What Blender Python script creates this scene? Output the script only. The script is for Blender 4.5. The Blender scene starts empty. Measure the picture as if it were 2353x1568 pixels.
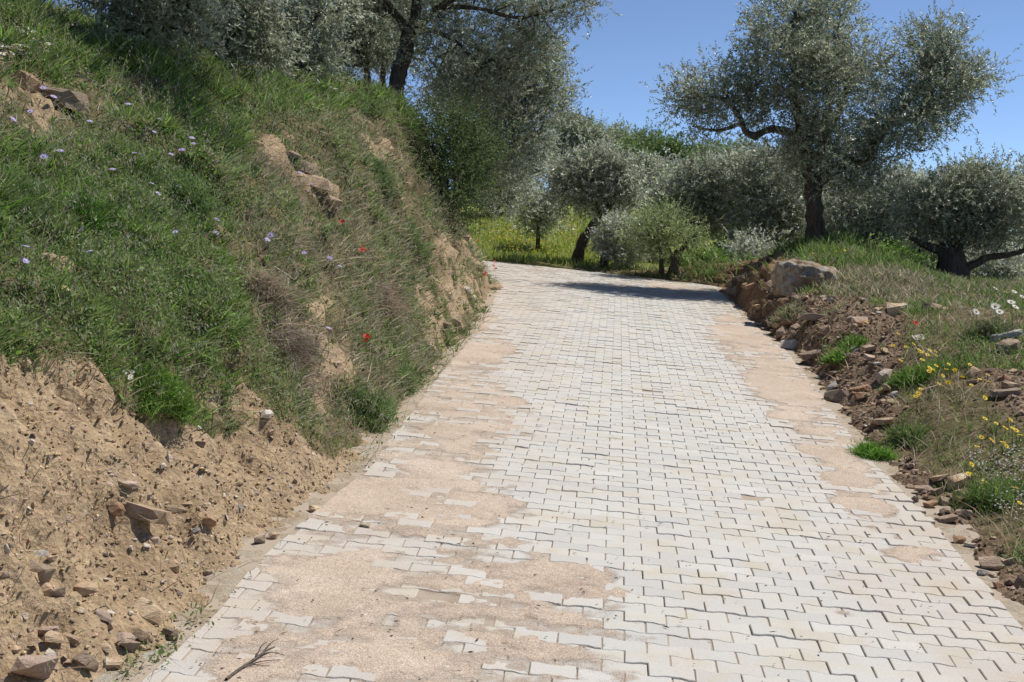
import bpy, bmesh, math, random
import numpy as np
from mathutils import Vector, Matrix
from mathutils.bvhtree import BVHTree

# ------------------------------------------------------------------ camera, sky, sun, exposure
F, CX, CY = 3200.0, 1176.5, 784.0            # focal length and centre in 2353 x 1568 photo units
PITCH = math.radians(3.28)
H_CAM, C_X, S_Z = 2.1, 0.077, -0.1274         # the road plane seen from the camera
SUN_EL, SUN_AZ = math.radians(55), math.radians(29)   # azimuth measured from +X (right) towards +Y (ahead)

scene = bpy.context.scene
col = scene.collection
CP, SP = math.cos(PITCH), math.sin(PITCH)
CAMZ = H_CAM * CP
cam_d = bpy.data.cameras.new('camera')
cam = bpy.data.objects.new('camera', cam_d)
col.objects.link(cam)
cam_d.sensor_width = 36.0
cam_d.lens = 36.0 * F / 2353.0
cam_d.clip_start, cam_d.clip_end = 0.1, 2000.0
cam.location = (0, 0, CAMZ)
cam.rotation_euler = (math.pi / 2 - PITCH, 0, 0)
scene.camera = cam

world = bpy.data.worlds.new('World')
scene.world = world
world.use_nodes = True
wt = world.node_tree
sky = wt.nodes.new('ShaderNodeTexSky')
sky.sky_type = 'NISHITA'
sky.sun_disc = False
sky.sun_elevation = SUN_EL
sky.sun_rotation = math.pi / 2 - SUN_AZ
sky.altitude = 12500
sky.air_density = 2.0
sky.dust_density = 0.0
sky.ozone_density = 1.3
bg = [n for n in wt.nodes if n.type == 'BACKGROUND'][0]
wt.links.new(sky.outputs[0], bg.inputs[0])
bg.inputs[1].default_value = 0.115

sun_d = bpy.data.lights.new('sun', 'SUN')
sun_d.energy = 4.1
sun_d.angle = math.radians(0.53)
sun_d.color = (1.0, 0.955, 0.88)
sun = bpy.data.objects.new('sun', sun_d)
col.objects.link(sun)
sd = Vector((math.cos(SUN_EL) * math.cos(SUN_AZ), math.cos(SUN_EL) * math.sin(SUN_AZ), math.sin(SUN_EL)))
sun.rotation_euler = sd.to_track_quat('Z', 'Y').to_euler()
sun.location = (30, 20, 40)

scene.view_settings.view_transform = 'Standard'
scene.view_settings.look = 'None'
scene.view_settings.exposure = 0.32
scene.view_settings.gamma = 1.0
scene.cycles.use_denoising = True
scene.cycles.max_bounces = 4
scene.cycles.diffuse_bounces = 2
scene.cycles.glossy_bounces = 2
scene.cycles.transmission_bounces = 2
scene.cycles.transparent_max_bounces = 4

# ------------------------------------------------------------------ helpers
rng = np.random.default_rng(7)
random.seed(7)


def ray(px, py):
    cx = (np.asarray(px, float) - CX) / F
    cy = (CY - np.asarray(py, float)) / F
    return np.stack([cx + 0 * cy, CP + SP * cy, -SP + CP * cy], -1)


def proj(P):
    P = np.asarray(P, float)
    x, y, z = P[..., 0], P[..., 1], P[..., 2] - CAMZ
    zf = np.maximum(y * CP - z * SP, 1e-3)
    up = y * SP + z * CP
    return CX + F * x / zf, CY - F * up / zf


def R(x, y):                                    # the road plane
    Z = (y + SP * (H_CAM + C_X * x)) / (CP - S_Z * SP)
    return CAMZ - Z * SP - CP * (H_CAM + C_X * x + S_Z * Z)


def onroad(px, py):
    d = ray(px, py)
    yv = CY + S_Z * F + C_X * (px - CX)
    Z = F * H_CAM / (py - yv)
    return d * Z + np.array([0, 0, CAMZ])


def at_z(px, py, Z):                            # a point Z metres deep seen at a photo position
    return ray(px, py) * Z + np.array([0, 0, CAMZ])


def _hash(ix, iy, iz, seed):
    h = (ix.astype(np.uint32) * np.uint32(374761393) + iy.astype(np.uint32) * np.uint32(668265263)
         + iz.astype(np.uint32) * np.uint32(2147483647) + np.uint32((seed * 974634777) & 0xffffffff))
    h = (h ^ (h >> np.uint32(13))) * np.uint32(1274126177)
    h = (h ^ (h >> np.uint32(16))) * np.uint32(2246822519)
    h = h ^ (h >> np.uint32(15))
    return h.astype(np.float64) / 4294967295.0


def vnoise(P, scale=1.0, seed=0):
    P = np.asarray(P, float) * scale
    i = np.floor(P).astype(np.int64)
    f = P - i
    f = f * f * (3 - 2 * f)
    out = 0.0
    for dx in (0, 1):
        wx = f[..., 0] if dx else 1 - f[..., 0]
        for dy in (0, 1):
            wy = f[..., 1] if dy else 1 - f[..., 1]
            for dz in (0, 1):
                wz = f[..., 2] if dz else 1 - f[..., 2]
                out = out + wx * wy * wz * _hash(i[..., 0] + dx, i[..., 1] + dy, i[..., 2] + dz, seed)
    return out * 2 - 1


def fbm(P, scale=1.0, octaves=4, gain=0.5, seed=0):
    a, s, out = 1.0, scale, 0.0
    for o in range(octaves):
        out = out + a * vnoise(P, s, seed + o * 17)
        a *= gain
        s *= 2.03
    return out


def sstep(a, b, x):
    t = np.clip((x - a) / (b - a), 0, 1)
    return t * t * (3 - 2 * t)


def inpoly(px, py, poly):
    poly = np.asarray(poly, float)
    inside = np.zeros(np.shape(px), bool)
    n = len(poly)
    j = n - 1
    for i in range(n):
        xi, yi = poly[i]
        xj, yj = poly[j]
        if yi != yj:
            c = ((yi > py) != (yj > py)) & (px < (xj - xi) * (py - yi) / (yj - yi) + xi)
            inside ^= c
        j = i
    return inside


def norm(v):
    return v / np.maximum(np.linalg.norm(v, axis=-1, keepdims=True), 1e-9)


def make_mesh(name, V, faces, mats, attrs=None, smooth=False, fmat=None):
    """faces: list of integer arrays (n, k)."""
    me = bpy.data.meshes.new(name)
    V = np.asarray(V, np.float32)
    me.vertices.add(len(V))
    me.vertices.foreach_set('co', V.ravel())
    faces = [np.asarray(f, np.int32) for f in faces if len(f)]
    nl = sum(f.size for f in faces)
    nf = sum(len(f) for f in faces)
    me.loops.add(nl)
    me.polygons.add(nf)
    if nf:
        me.loops.foreach_set('vertex_index', np.concatenate([f.ravel() for f in faces]))
        tot = np.concatenate([np.full(len(f), f.shape[1], np.int32) for f in faces])
        start = np.concatenate([[0], np.cumsum(tot)[:-1]]).astype(np.int32)
        me.polygons.foreach_set('loop_start', start)
        me.polygons.foreach_set('loop_total', tot)
        if fmat is not None:
            me.polygons.foreach_set('material_index', np.asarray(fmat, np.int32))
        me.polygons.foreach_set('use_smooth', np.full(nf, bool(smooth)))
    for k, a in (attrs or {}).items():
        a = np.asarray(a, np.float32)
        if a.ndim == 1:
            at = me.attributes.new(k, 'FLOAT', 'POINT')
            at.data.foreach_set('value', a)
        else:
            at = me.attributes.new(k, 'FLOAT_COLOR', 'POINT')
            c4 = np.ones((len(a), 4), np.float32)
            c4[:, :3] = a
            at.data.foreach_set('color', c4.ravel())
    me.update(calc_edges=True)
    for m in (mats if isinstance(mats, (list, tuple)) else [mats]):
        me.materials.append(m)
    return me


def add(name, me, parent=None, loc=None):
    o = bpy.data.objects.new(name, me)
    col.objects.link(o)
    if parent is not None:
        o.parent = parent
    if loc is not None:
        o.location = loc
    return o


def tag(o, label=None, cat=None, group=None, kind=None):
    if label: o['label'] = label
    if cat: o['category'] = cat
    if group: o['group'] = group
    if kind: o['kind'] = kind
    return o


# ------------------------------------------------------------------ materials
class G:
    def __init__(self, name):
        self.m = bpy.data.materials.new(name)
        self.m.use_nodes = True
        self.t = self.m.node_tree
        self.out = [n for n in self.t.nodes if n.type == 'OUTPUT_MATERIAL'][0]
        self.p = [n for n in self.t.nodes if n.type == 'BSDF_PRINCIPLED'][0]
        self._pos = None

    def n(self, t, **k):
        nd = self.t.nodes.new(t)
        for a, b in k.items():
            setattr(nd, a, b)
        return nd

    def l(self, a, b):
        self.t.links.new(a, b)

    def pos(self, space='Object'):
        nd = self.n('ShaderNodeTexCoord')
        return nd.outputs[space]

    def noise(self, vec, scale, detail=4, rough=.55):
        nd = self.n('ShaderNodeTexNoise')
        self.l(vec, nd.inputs['Vector'])
        nd.inputs['Scale'].default_value = scale
        nd.inputs['Detail'].default_value = detail
        nd.inputs['Roughness'].default_value = rough
        return nd.outputs['Fac']

    def ramp(self, fac, stops):
        nd = self.n('ShaderNodeValToRGB')
        self.l(fac, nd.inputs[0])
        e = nd.color_ramp.elements
        while len(e) < len(stops):
            e.new(0.5)
        for i, (p, c) in enumerate(stops):
            e[i].position = p
            e[i].color = (*c, 1) if len(c) == 3 else c
        return nd.outputs[0]

    def mix(self, fac, a, b, blend='MIX'):
        nd = self.n('ShaderNodeMix', data_type='RGBA', blend_type=blend)
        for s, v in ((nd.inputs[0], fac), (nd.inputs[6], a), (nd.inputs[7], b)):
            if hasattr(v, 'default_value') or hasattr(v, 'is_linked'):
                self.l(v, s)
            elif isinstance(v, (int, float)):
                s.default_value = v
            else:
                s.default_value = (*v, 1)
        return nd.outputs[2]

    def math(self, op, a, b=0.0, clamp=False):
        nd = self.n('ShaderNodeMath', operation=op, use_clamp=clamp)
        for s, v in ((nd.inputs[0], a), (nd.inputs[1], b)):
            if isinstance(v, (int, float)):
                s.default_value = v
            else:
                self.l(v, s)
        return nd.outputs[0]

    def attr(self, name, color=False):
        nd = self.n('ShaderNodeAttribute', attribute_name=name)
        return nd.outputs['Color' if color else 'Fac']

    def bump(self, h, strength, dist=.02, prev=None):
        nd = self.n('ShaderNodeBump')
        self.l(h, nd.inputs['Height'])
        nd.inputs['Strength'].default_value = strength
        nd.inputs['Distance'].default_value = dist
        if prev is not None:
            self.l(prev, nd.inputs['Normal'])
        return nd.outputs[0]

    def done(self, color, rough=.9, normal=None, spec=.2):
        if isinstance(color, tuple):
            self.p.inputs['Base Color'].default_value = (*color, 1)
        else:
            self.l(color, self.p.inputs['Base Color'])
        self.p.inputs['Roughness'].default_value = rough
        self.p.inputs['Specular IOR Level'].default_value = spec
        if normal is not None:
            self.l(normal, self.p.inputs['Normal'])
        return self.m


def mat_veg(name, transl=.3, rough=.55, spec=.3):
    g = G(name)
    c = g.attr('tint', True)
    g.l(c, g.p.inputs['Base Color'])
    g.p.inputs['Roughness'].default_value = rough
    g.p.inputs['Specular IOR Level'].default_value = spec
    tr = g.n('ShaderNodeBsdfTranslucent')
    g.l(c, tr.inputs[0])
    mx = g.n('ShaderNodeMixShader')
    mx.inputs[0].default_value = transl
    g.l(g.p.outputs[0], mx.inputs[1])
    g.l(tr.outputs[0], mx.inputs[2])
    g.l(mx.outputs[0], g.out.inputs[0])
    return g.m


def mat_paver(name, by_object):
    g = G(name)
    p = g.n('ShaderNodeNewGeometry').outputs['Position']
    if by_object:
        r = g.n('ShaderNodeObjectInfo').outputs['Random']
    else:
        r = g.attr('rnd')
    c = g.ramp(r, [(0, (.49, .48, .46)), (.3, (.53, .515, .48)), (.6, (.55, .53, .485)), (.85, (.52, .51, .485)), (1, (.58, .565, .53))])
    blotch = g.noise(p, 3.2, 4)
    c = g.mix(g.math('MULTIPLY', sst(g, blotch, .48, .70), .6), c, (.51, .45, .335))      # yellowish efflorescence
    # sand grains lie thick towards both road edges and in random drifts
    sx = g.n('ShaderNodeSeparateXYZ')
    g.l(p, sx.inputs[0])
    u = g.math('SUBTRACT', sx.outputs[0], g.math('SUBTRACT', g.math('MULTIPLY', sx.outputs[1], .075), 1.9))
    lef = g.math('SUBTRACT', 1.0, sst(g, u, .2, 2.1))
    rig = sst(g, u, 2.7, 3.8)
    zone = g.math('MULTIPLY', g.math('ADD', lef, g.math('MULTIPLY', rig, .8)), .42)
    drift = g.math('ADD', g.math('SUBTRACT', g.noise(p, 1.8, 4, .6), .55), zone)
    grain = g.noise(p, 150, 2, .9)
    dust = g.math('ADD', g.math('MULTIPLY', drift, 1.6), g.math('MULTIPLY', g.math('SUBTRACT', grain, .5), 3.2), clamp=True)
    c = g.mix(g.math('MULTIPLY', dust, .8), c, (.47, .385, .31))
    fine = g.noise(p, 170, 3, .7)
    c = g.mix(.35, c, g.ramp(fine, [(.25, (.30, .29, .28)), (.5, (.5, .5, .5)), (.75, (.68, .68, .67))]), 'OVERLAY')
    b = g.bump(g.noise(p, 60, 5, .7), .35, .006)
    return g.done(c, .9, b, .15)


def sst(g, f, a, b):
    nd = g.n('ShaderNodeMapRange', interpolation_type='SMOOTHSTEP')
    g.l(f, nd.inputs['Value'])
    nd.inputs['From Min'].default_value = a
    nd.inputs['From Max'].default_value = b
    return nd.outputs[0]


def mat_sand():
    g = G('pink_sand')
    p = g.n('ShaderNodeNewGeometry').outputs['Position']
    c = g.ramp(g.noise(p, 2.2, 4), [(.3, (.44, .36, .29)), (.5, (.495, .41, .335)), (.7, (.55, .465, .385))])
    v = g.n('ShaderNodeTexVoronoi')
    g.l(p, v.inputs['Vector'])
    v.inputs['Scale'].default_value = 240
    sep = g.n('ShaderNodeSeparateColor')
    g.l(v.outputs['Color'], sep.inputs[0])
    grain = g.ramp(sep.outputs[0], [(0, (.22, .19, .17)), (.18, (.42, .38, .35)), (.5, (.5, .5, .5)), (.85, (.62, .6, .57)), (1, (.85, .84, .82))])
    c = g.mix(.85, c, grain, 'OVERLAY')
    b = g.bump(g.noise(p, 150, 3, .8), .5, .008)
    b = g.bump(g.noise(p, 14, 4), .35, .03, b)
    g.done(c, .95, b, .1)
    # the thin margin breaks up into single grains
    th = g.attr('thick')
    n = g.noise(p, 200, 2, .8)
    al = g.math('ADD', g.math('MULTIPLY', th, 420.0), g.math('MULTIPLY', g.math('SUBTRACT', n, .5), 5.0))
    al = g.math('ADD', al, .6, clamp=True)
    g.l(al, g.p.inputs['Alpha'])
    return g.m


def mat_terrain(name):
    g = G(name)
    p = g.n('ShaderNodeNewGeometry').outputs['Position']
    dirt = g.ramp(g.noise(p, 1.4, 5, .62), [(.25, (.22, .152, .09)), (.42, (.335, .243, .15)), (.58, (.405, .30, .19)), (.75, (.26, .17, .105))])
    dirt = g.mix(sst(g, g.noise(p, 6, 3, .7), .5, .75), dirt, (.43, .325, .215))
    rub = g.ramp(g.noise(p, 5, 6, .7), [(.25, (.12, .085, .06)), (.5, (.22, .155, .105)), (.75, (.32, .24, .17))])
    soil = g.ramp(g.noise(p, 7, 4, .7), [(.3, (.06, .06, .025)), (.5, (.15, .125, .065)), (.7, (.27, .205, .125))])
    red = g.mix(.7, dirt, g.ramp(g.noise(p, 8, 4, .7), [(.3, (.10, .06, .04)), (.55, (.22, .13, .075)), (.75, (.36, .23, .13))]))
    n1 = g.noise(p, 9, 4, .7)
    w = g.math('ADD', g.attr('dirt'), g.math('MULTIPLY', g.math('SUBTRACT', n1, .5), .9), clamp=True)
    c = g.mix(sst(g, w, .3, .7), soil, dirt)
    mead = g.ramp(g.noise(p, 3, 4, .7), [(.3, (.15, .20, .045)), (.5, (.23, .28, .07)), (.7, (.33, .31, .10))])
    c = g.mix(g.math('MULTIPLY', g.attr('mead'), g.math('SUBTRACT', 1.0, g.attr('dirt'))), c, mead)
    c = g.mix(g.attr('rubble'), c, rub)
    c = g.mix(g.attr('red'), c, red)
    pebble = g.n('ShaderNodeTexVoronoi')
    g.l(p, pebble.inputs['Vector'])
    pebble.inputs['Scale'].default_value = 42
    sep = g.n('ShaderNodeSeparateColor')
    g.l(pebble.outputs['Color'], sep.inputs[0])
    c = g.mix(.5, c, g.ramp(sep.outputs[0], [(0, (.33, .31, .3)), (.6, (.5, .5, .5)), (1, (.68, .67, .65))]), 'OVERLAY')
    c = g.mix(.45, c, g.ramp(g.noise(p, 90, 2, .8), [(.3, (.3, .3, .3)), (.7, (.68, .68, .68))]), 'OVERLAY')
    hgt = g.math('ADD', g.noise(p, 26, 5, .7), g.math('MULTIPLY', pebble.outputs['Distance'], .35))
    b = g.bump(hgt, .8, .03)
    return g.done(c, .96, b, .08)


def mat_stone(name, a, b_, c_, lichen=None):
    g = G(name)
    oc = g.pos()
    info = g.n('ShaderNodeObjectInfo')
    p = g.n('ShaderNodeVectorMath', operation='ADD')
    g.l(g.n('ShaderNodeNewGeometry').outputs['Position'], p.inputs[0])
    p = p.outputs[0]
    mp = g.n('ShaderNodeMapping')
    g.l(p, mp.inputs[0])
    mp.inputs['Rotation'].default_value = (.5, .3, .2)
    mp.inputs['Scale'].default_value = (1, 1, 4)
    c = g.ramp(g.noise(mp.outputs[0], 11, 6, .65), [(.28, a), (.5, b_), (.72, c_)])
    c = g.mix(.45, c, g.ramp(info.outputs['Random'], [(0, (.33, .33, .35)), (.5, (.5, .5, .5)), (1, (.64, .62, .58))]), 'OVERLAY')
    if lichen:
        c = g.mix(sst(g, g.noise(p, 7, 6, .7), .44, .58), c, lichen)
    c = g.mix(.4, c, g.ramp(g.noise(p, 80, 4, .75), [(.3, (.3, .3, .3)), (.7, (.7, .7, .7))]), 'OVERLAY')
    b = g.bump(g.noise(mp.outputs[0], 22, 7, .7), .8, .03)
    return g.done(c, .88, b, .2)


def mat_bark(name, dark, light):
    g = G(name)
    p = g.n('ShaderNodeNewGeometry').outputs['Position']
    mp = g.n('ShaderNodeMapping')
    g.l(p, mp.inputs[0])
    mp.inputs['Scale'].default_value = (1, 1, .25)
    n = g.noise(mp.outputs[0], 22, 6, .7)
    c = g.ramp(n, [(.3, dark), (.7, light)])
    b = g.bump(n, 1.0, .05)
    return g.done(c, .95, b, .1)


def mat_plain(name, c, rough=.7, transl=0):
    g = G(name)
    oi = g.n('ShaderNodeObjectInfo').outputs['Random']
    cc = g.mix(.3, c, g.ramp(oi, [(0, (.38, .38, .38)), (1, (.62, .62, .62))]), 'OVERLAY')
    g.done(cc, rough, None, .2)
    if transl:
        tr = g.n('ShaderNodeBsdfTranslucent')
        g.l(cc, tr.inputs[0])
        mx = g.n('ShaderNodeMixShader')
        mx.inputs[0].default_value = transl
        g.l(g.p.outputs[0], mx.inputs[1])
        g.l(tr.outputs[0], mx.inputs[2])
        g.l(mx.outputs[0], g.out.inputs[0])
    return g.m


def mat_kerb():
    g = G('mortar_edge')
    p = g.n('ShaderNodeNewGeometry').outputs['Position']
    c = g.ramp(g.noise(p, 5.5, 6, .75), [(.3, (.27, .20, .13)), (.45, (.40, .32, .225)), (.58, (.46, .40, .31)), (.72, (.44, .42, .385))])
    c = g.mix(.4, c, g.ramp(g.noise(p, 130, 3, .8), [(.3, (.32, .32, .32)), (.7, (.68, .68, .68))]), 'OVERLAY')
    b = g.bump(g.noise(p, 22, 6, .75), .8, .035)
    return g.done(c, .95, b, .1)


M_PAV_O = mat_paver('paver_concrete_single', True)
M_PAV_A = mat_paver('paver_concrete_field', False)
M_SAND = mat_sand()
M_BED = mat_plain('bedding_sand', (.42, .345, .27), .95)
M_TERR = mat_terrain('hillside_soil')
M_KERB = mat_kerb()
M_GRASS = mat_veg('grass_blade', .45, .5, .25)
M_HERB = mat_veg('herb_leaf', .45, .5, .3)
M_OLIVE = mat_veg('olive_leaf', .38, .42, .45)
M_LEAF = mat_veg('broad_leaf', .35, .5, .3)
M_BARK = mat_bark('olive_bark', (.045, .036, .028), (.16, .13, .10))
M_BARK_L = mat_bark('grey_bark', (.07, .058, .045), (.22, .18, .14))
def _s(*c):
    return [tuple(min(.8, v * 1.25) for v in q) for q in c]


M_STONE = {
    'tan': mat_stone('tan_stone', *_s((.28, .19, .115), (.40, .29, .19), (.48, .37, .26))),
    'rust': mat_stone('rust_stone', *_s((.22, .125, .07), (.34, .21, .125), (.38, .27, .18))),
    'brown': mat_stone('brown_stone', *_s((.18, .13, .09), (.28, .21, .15), (.36, .28, .21))),
    'grey': mat_stone('grey_stone', *_s((.27, .25, .22), (.38, .355, .32), (.47, .445, .41))),
    'pale': mat_stone('pale_stone', *_s((.42, .34, .26), (.52, .45, .37), (.6, .56, .5))),
    'purple': mat_stone('purple_stone', *_s((.29, .205, .15), (.39, .29, .22), (.46, .365, .30))),
    'quartz': mat_stone('quartz_stone', *_s((.42, .27, .13), (.55, .43, .28), (.62, .58, .5))),
    'boulder': mat_stone('boulder_stone', (.19, .12, .07), (.30, .21, .125), (.38, .29, .20), (.37, .35, .315)),
}

# ------------------------------------------------------------------ road edges
EL = np.array([onroad(*p) for p in [(320, 1568), (480, 1430), (620, 1260), (820, 1100), (960, 930), (1020, 850), (1100, 760), (1130, 700), (1150, 650)]])
ER = np.array([onroad(*p) for p in [(2250, 1330), (2130, 1180), (2000, 1060), (1930, 970), (1860, 870), (1800, 800), (1700, 720), (1652, 668)]])
_ly = np.concatenate([[-6], EL[:, 1], [25.5, 27, 28.5, 31, 35, 46, 52, 400]])
_lx = np.concatenate([[-2.3], EL[:, 0], [-.45, -1.3, -2.8, -6, -11, -20, -20, -20]])
_ry = np.concatenate([[-6, 3], ER[:, 1], [27.5, 29.7, 31.5, 35, 46, 52, 400]])
_rx = np.concatenate([[1.6, 2.2], ER[:, 0], [4.05, -.29, -2.8, -7, -16, -19.5, -19.5]])


def smooth_tab(y, v, step=.1, w=9):
    yy = np.arange(y[0], 60, step)
    vv = np.interp(yy, y, v)
    k = np.ones(w) / w
    vv = np.convolve(np.pad(vv, w // 2, mode='edge'), k, 'valid')
    return yy, vv


_LT, _RT = smooth_tab(_ly, _lx), smooth_tab(_ry, _rx, .1, 7)
KL, KR = .16, .12                                  # widths of the mortar edge strips
pl = lambda y: np.interp(y, *_LT)                 # left paver edge
pr = lambda y: np.interp(y, *_RT)                 # right paver edge
xl = lambda y: pl(y) - KL
xr = lambda y: pr(y) + KR
YFAR = 29.7


def Rc(x, y):
    return R(x, np.minimum(y, YFAR))


def hill(x, y):
    h = .15 * np.clip(y - 30, 0, 10) + .17 * np.clip(y - 40, 0, 7) + .035 * np.clip(y - 47, 0, 60) - .05 * np.clip(y - 110, 0, 300)
    a = x / np.maximum(y, 1)
    return h * (1 - .62 * sstep(.13, .30, a))


DL = [-.14, 0, .1, .25, .5, .75, 1, 1.35, 1.75, 2.4, 3.2, 4, 5.5, 8, 12, 20, 60, 140]
PLT = [
    (5, [-.06, 0, .05, .13, .38, .68, .98, 1.22, 1.55, 2.1, 2.8, 3.5, 4.3, 5, 6, 7.5, 12, 15]),
    (9, [-.06, 0, .05, .18, .52, .9, 1.2, 1.5, 1.85, 2.4, 3.0, 3.6, 4.2, 4.9, 5.8, 7.3, 12, 15]),
    (12.5, [-.06, 0, .12, .34, .8, 1.15, 1.45, 1.8, 2.15, 2.6, 3.1, 3.5, 4.0, 4.6, 5.4, 7, 12, 15]),
    (16.5, [-.06, 0, .2, .5, 1.0, 1.45, 1.85, 2.25, 2.55, 2.95, 3.3, 3.5, 3.8, 4.4, 5.2, 6.8, 12, 15]),
    (22, [-.06, 0, .22, .55, 1.1, 1.65, 2.15, 2.75, 3.12, 3.35, 3.5, 3.65, 3.9, 4.4, 5, 6.5, 12, 15]),
    (27, [-.06, 0, .2, .5, 1.0, 1.55, 2.0, 2.5, 2.9, 3.2, 3.4, 3.6, 3.9, 4.4, 5, 6.5, 12, 15]),
    (33, [-.06, 0, .1, .25, .5, .8, 1.1, 1.5, 1.9, 2.3, 2.6, 2.8, 3.1, 3.6, 4.2, 5.5, 10, 12]),
    (46, [-.06, 0, .02, .05, .1, .2, .3, .4, .5, .7, .9, 1.1, 1.4, 2, 3, 4, 7, 9]),
    (90, [0, 0, 0, 0, 0, 0, .1, .1, .2, .3, .3, .4, .5, 1, 2, 3, 5, 6]),
]
DR = [-.12, 0, .2, .5, .8, 1.2, 2, 3, 4.5, 7, 10, 20, 60, 150]
PRT = [
    (5, [-.05, 0, .01, .05, .14, .24, .40, .55, .65, .7, .7, .6, .5, .5]),
    (9.5, [-.05, 0, .02, .09, .19, .32, .48, .6, .66, .66, .6, .5, .3, .3]),
    (12, [-.05, 0, .06, .2, .32, .43, .55, .64, .66, .6, .5, .4, .3, .2]),
    (15, [-.05, 0, .14, .32, .44, .54, .64, .66, .62, .5, .4, .3, .2, .1]),
    (18, [-.05, 0, .26, .46, .54, .6, .62, .52, .38, .2, .15, .1, .1, 0]),
    (21, [-.05, 0, .34, .54, .63, .7, .72, .52, .22, .05, .0, .0, 0, 0]),
    (24, [-.05, 0, .36, .6, .72, .84, .93, .62, .10, -.08, -.1, -.05, 0, 0]),
    (26, [-.05, 0, .2, .5, .72, .86, 1.0, .66, .10, -.1, -.1, 0, 0, 0]),
    (27.5, [-.05, 0, .04, .2, .4, .55, .7, .42, .05, -.1, -.1, 0, 0, 0]),
    (28.3, [-.05, 0, 0, 0, 0, .03, .3, .42, .1, -.12, -.15, -.1, -.1, -.1]),
    (29, [-.04, 0, -.01, -.02, -.03, -.05, -.08, .05, .08, -.2, -.3, -.3, -.3, -.3]),
    (29.7, [-.03, 0, -.01, -.02, -.03, -.06, -.12, -.2, -.3, -.42, -.5, -.5, -.5, -.5]),
    (34, [-.03, 0, .0, 0, -.0, -.02, -.06, -.1, -.2, -.35, -.5, -.5, -.5, -.5]),
    (90, [0, 0, 0, 0, 0, 0, 0, 0, 0, -.2, -.4, -.5, -.5, -.5]),
]


def prof(tab, D, d, y):
    ys = np.array([t[0] for t in tab])
    vals = np.stack([np.interp(d, D, t[1]) for t in tab])          # (k, ...)
    yy = np.clip(y, ys[0], ys[-1])
    i = np.clip(np.searchsorted(ys, yy, 'right') - 1, 0, len(ys) - 2)
    t = (yy - ys[i]) / (ys[i + 1] - ys[i])
    t = t * t * (3 - 2 * t)
    a = np.take_along_axis(vals, i[None], 0)[0]
    b = np.take_along_axis(vals, (i + 1)[None], 0)[0]
    return a * (1 - t) + b * t


def seq(*parts):
    out = []
    for a, b, s in parts:
        out.append(np.arange(a, b - 1e-6, s))
    out.append([parts[-1][1]])
    return np.concatenate(out)


DIRT = [  # bare earth on the bank, seen in the photograph
    [(-900, 900), (-200, 850), (60, 838), (200, 850), (230, 900), (320, 945), (420, 985), (470, 1000), (560, 985), (640, 965), (720, 1030), (765, 1068), (800, 1035), (860, 1000), (960, 880), (980, 900), (700, 1240), (480, 1430), (100, 1700), (-200, 2400), (-900, 2400)],
    [(690, 690), (735, 655), (790, 790), (800, 880), (755, 960), (700, 850)],
    [(1000, 545), (1060, 540), (1130, 640), (1150, 700), (1040, 830), (975, 800), (960, 740), (950, 640)],
    [(-50, 150), (130, 165), (175, 250), (130, 300), (60, 330), (-50, 290)],
    [(60, 575), (140, 580), (200, 680), (150, 705), (70, 630)],
    [(595, 295), (700, 350), (765, 440), (765, 495), (690, 445), (600, 345)],
    [(790, 300), (900, 325), (990, 420), (1005, 470), (940, 405), (840, 350)],
    [(480, 860), (560, 880), (600, 960), (520, 970), (450, 920)],
]
RUBBLE = [
    [(1600, 700), (1740, 700), (1790, 665), (1900, 685), (2065, 705), (2090, 765), (2060, 830), (2070, 930), (2050, 1000), (2130, 1100), (2230, 1200), (2400, 1340), (2700, 1640), (2600, 1800), (2300, 1560), (2180, 1230), (1970, 1040), (1880, 890), (1780, 790)],
    [(2240, 850), (2353, 840), (2400, 960), (2290, 930)],
]
RED = [[(1630, 680), (1700, 595), (1800, 588), (1840, 625), (1800, 730), (1700, 735)]]


def warp(P, amt, seed=3, sc=3.0):
    px, py = proj(P)
    px = px + amt * fbm(P, sc, 3, .6, seed)
    py = py + amt * fbm(P, sc, 3, .6, seed + 50)
    return px, py


def polymask(P, polys, amt=18):
    px, py = warp(P, amt)
    m = np.zeros(len(P))
    ok = (P[:, 1] > 2) & (P[:, 1] < 40)
    for po in polys:
        m = np.maximum(m, inpoly(px, py, po))
    return m * ok


TERR = {}


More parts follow.
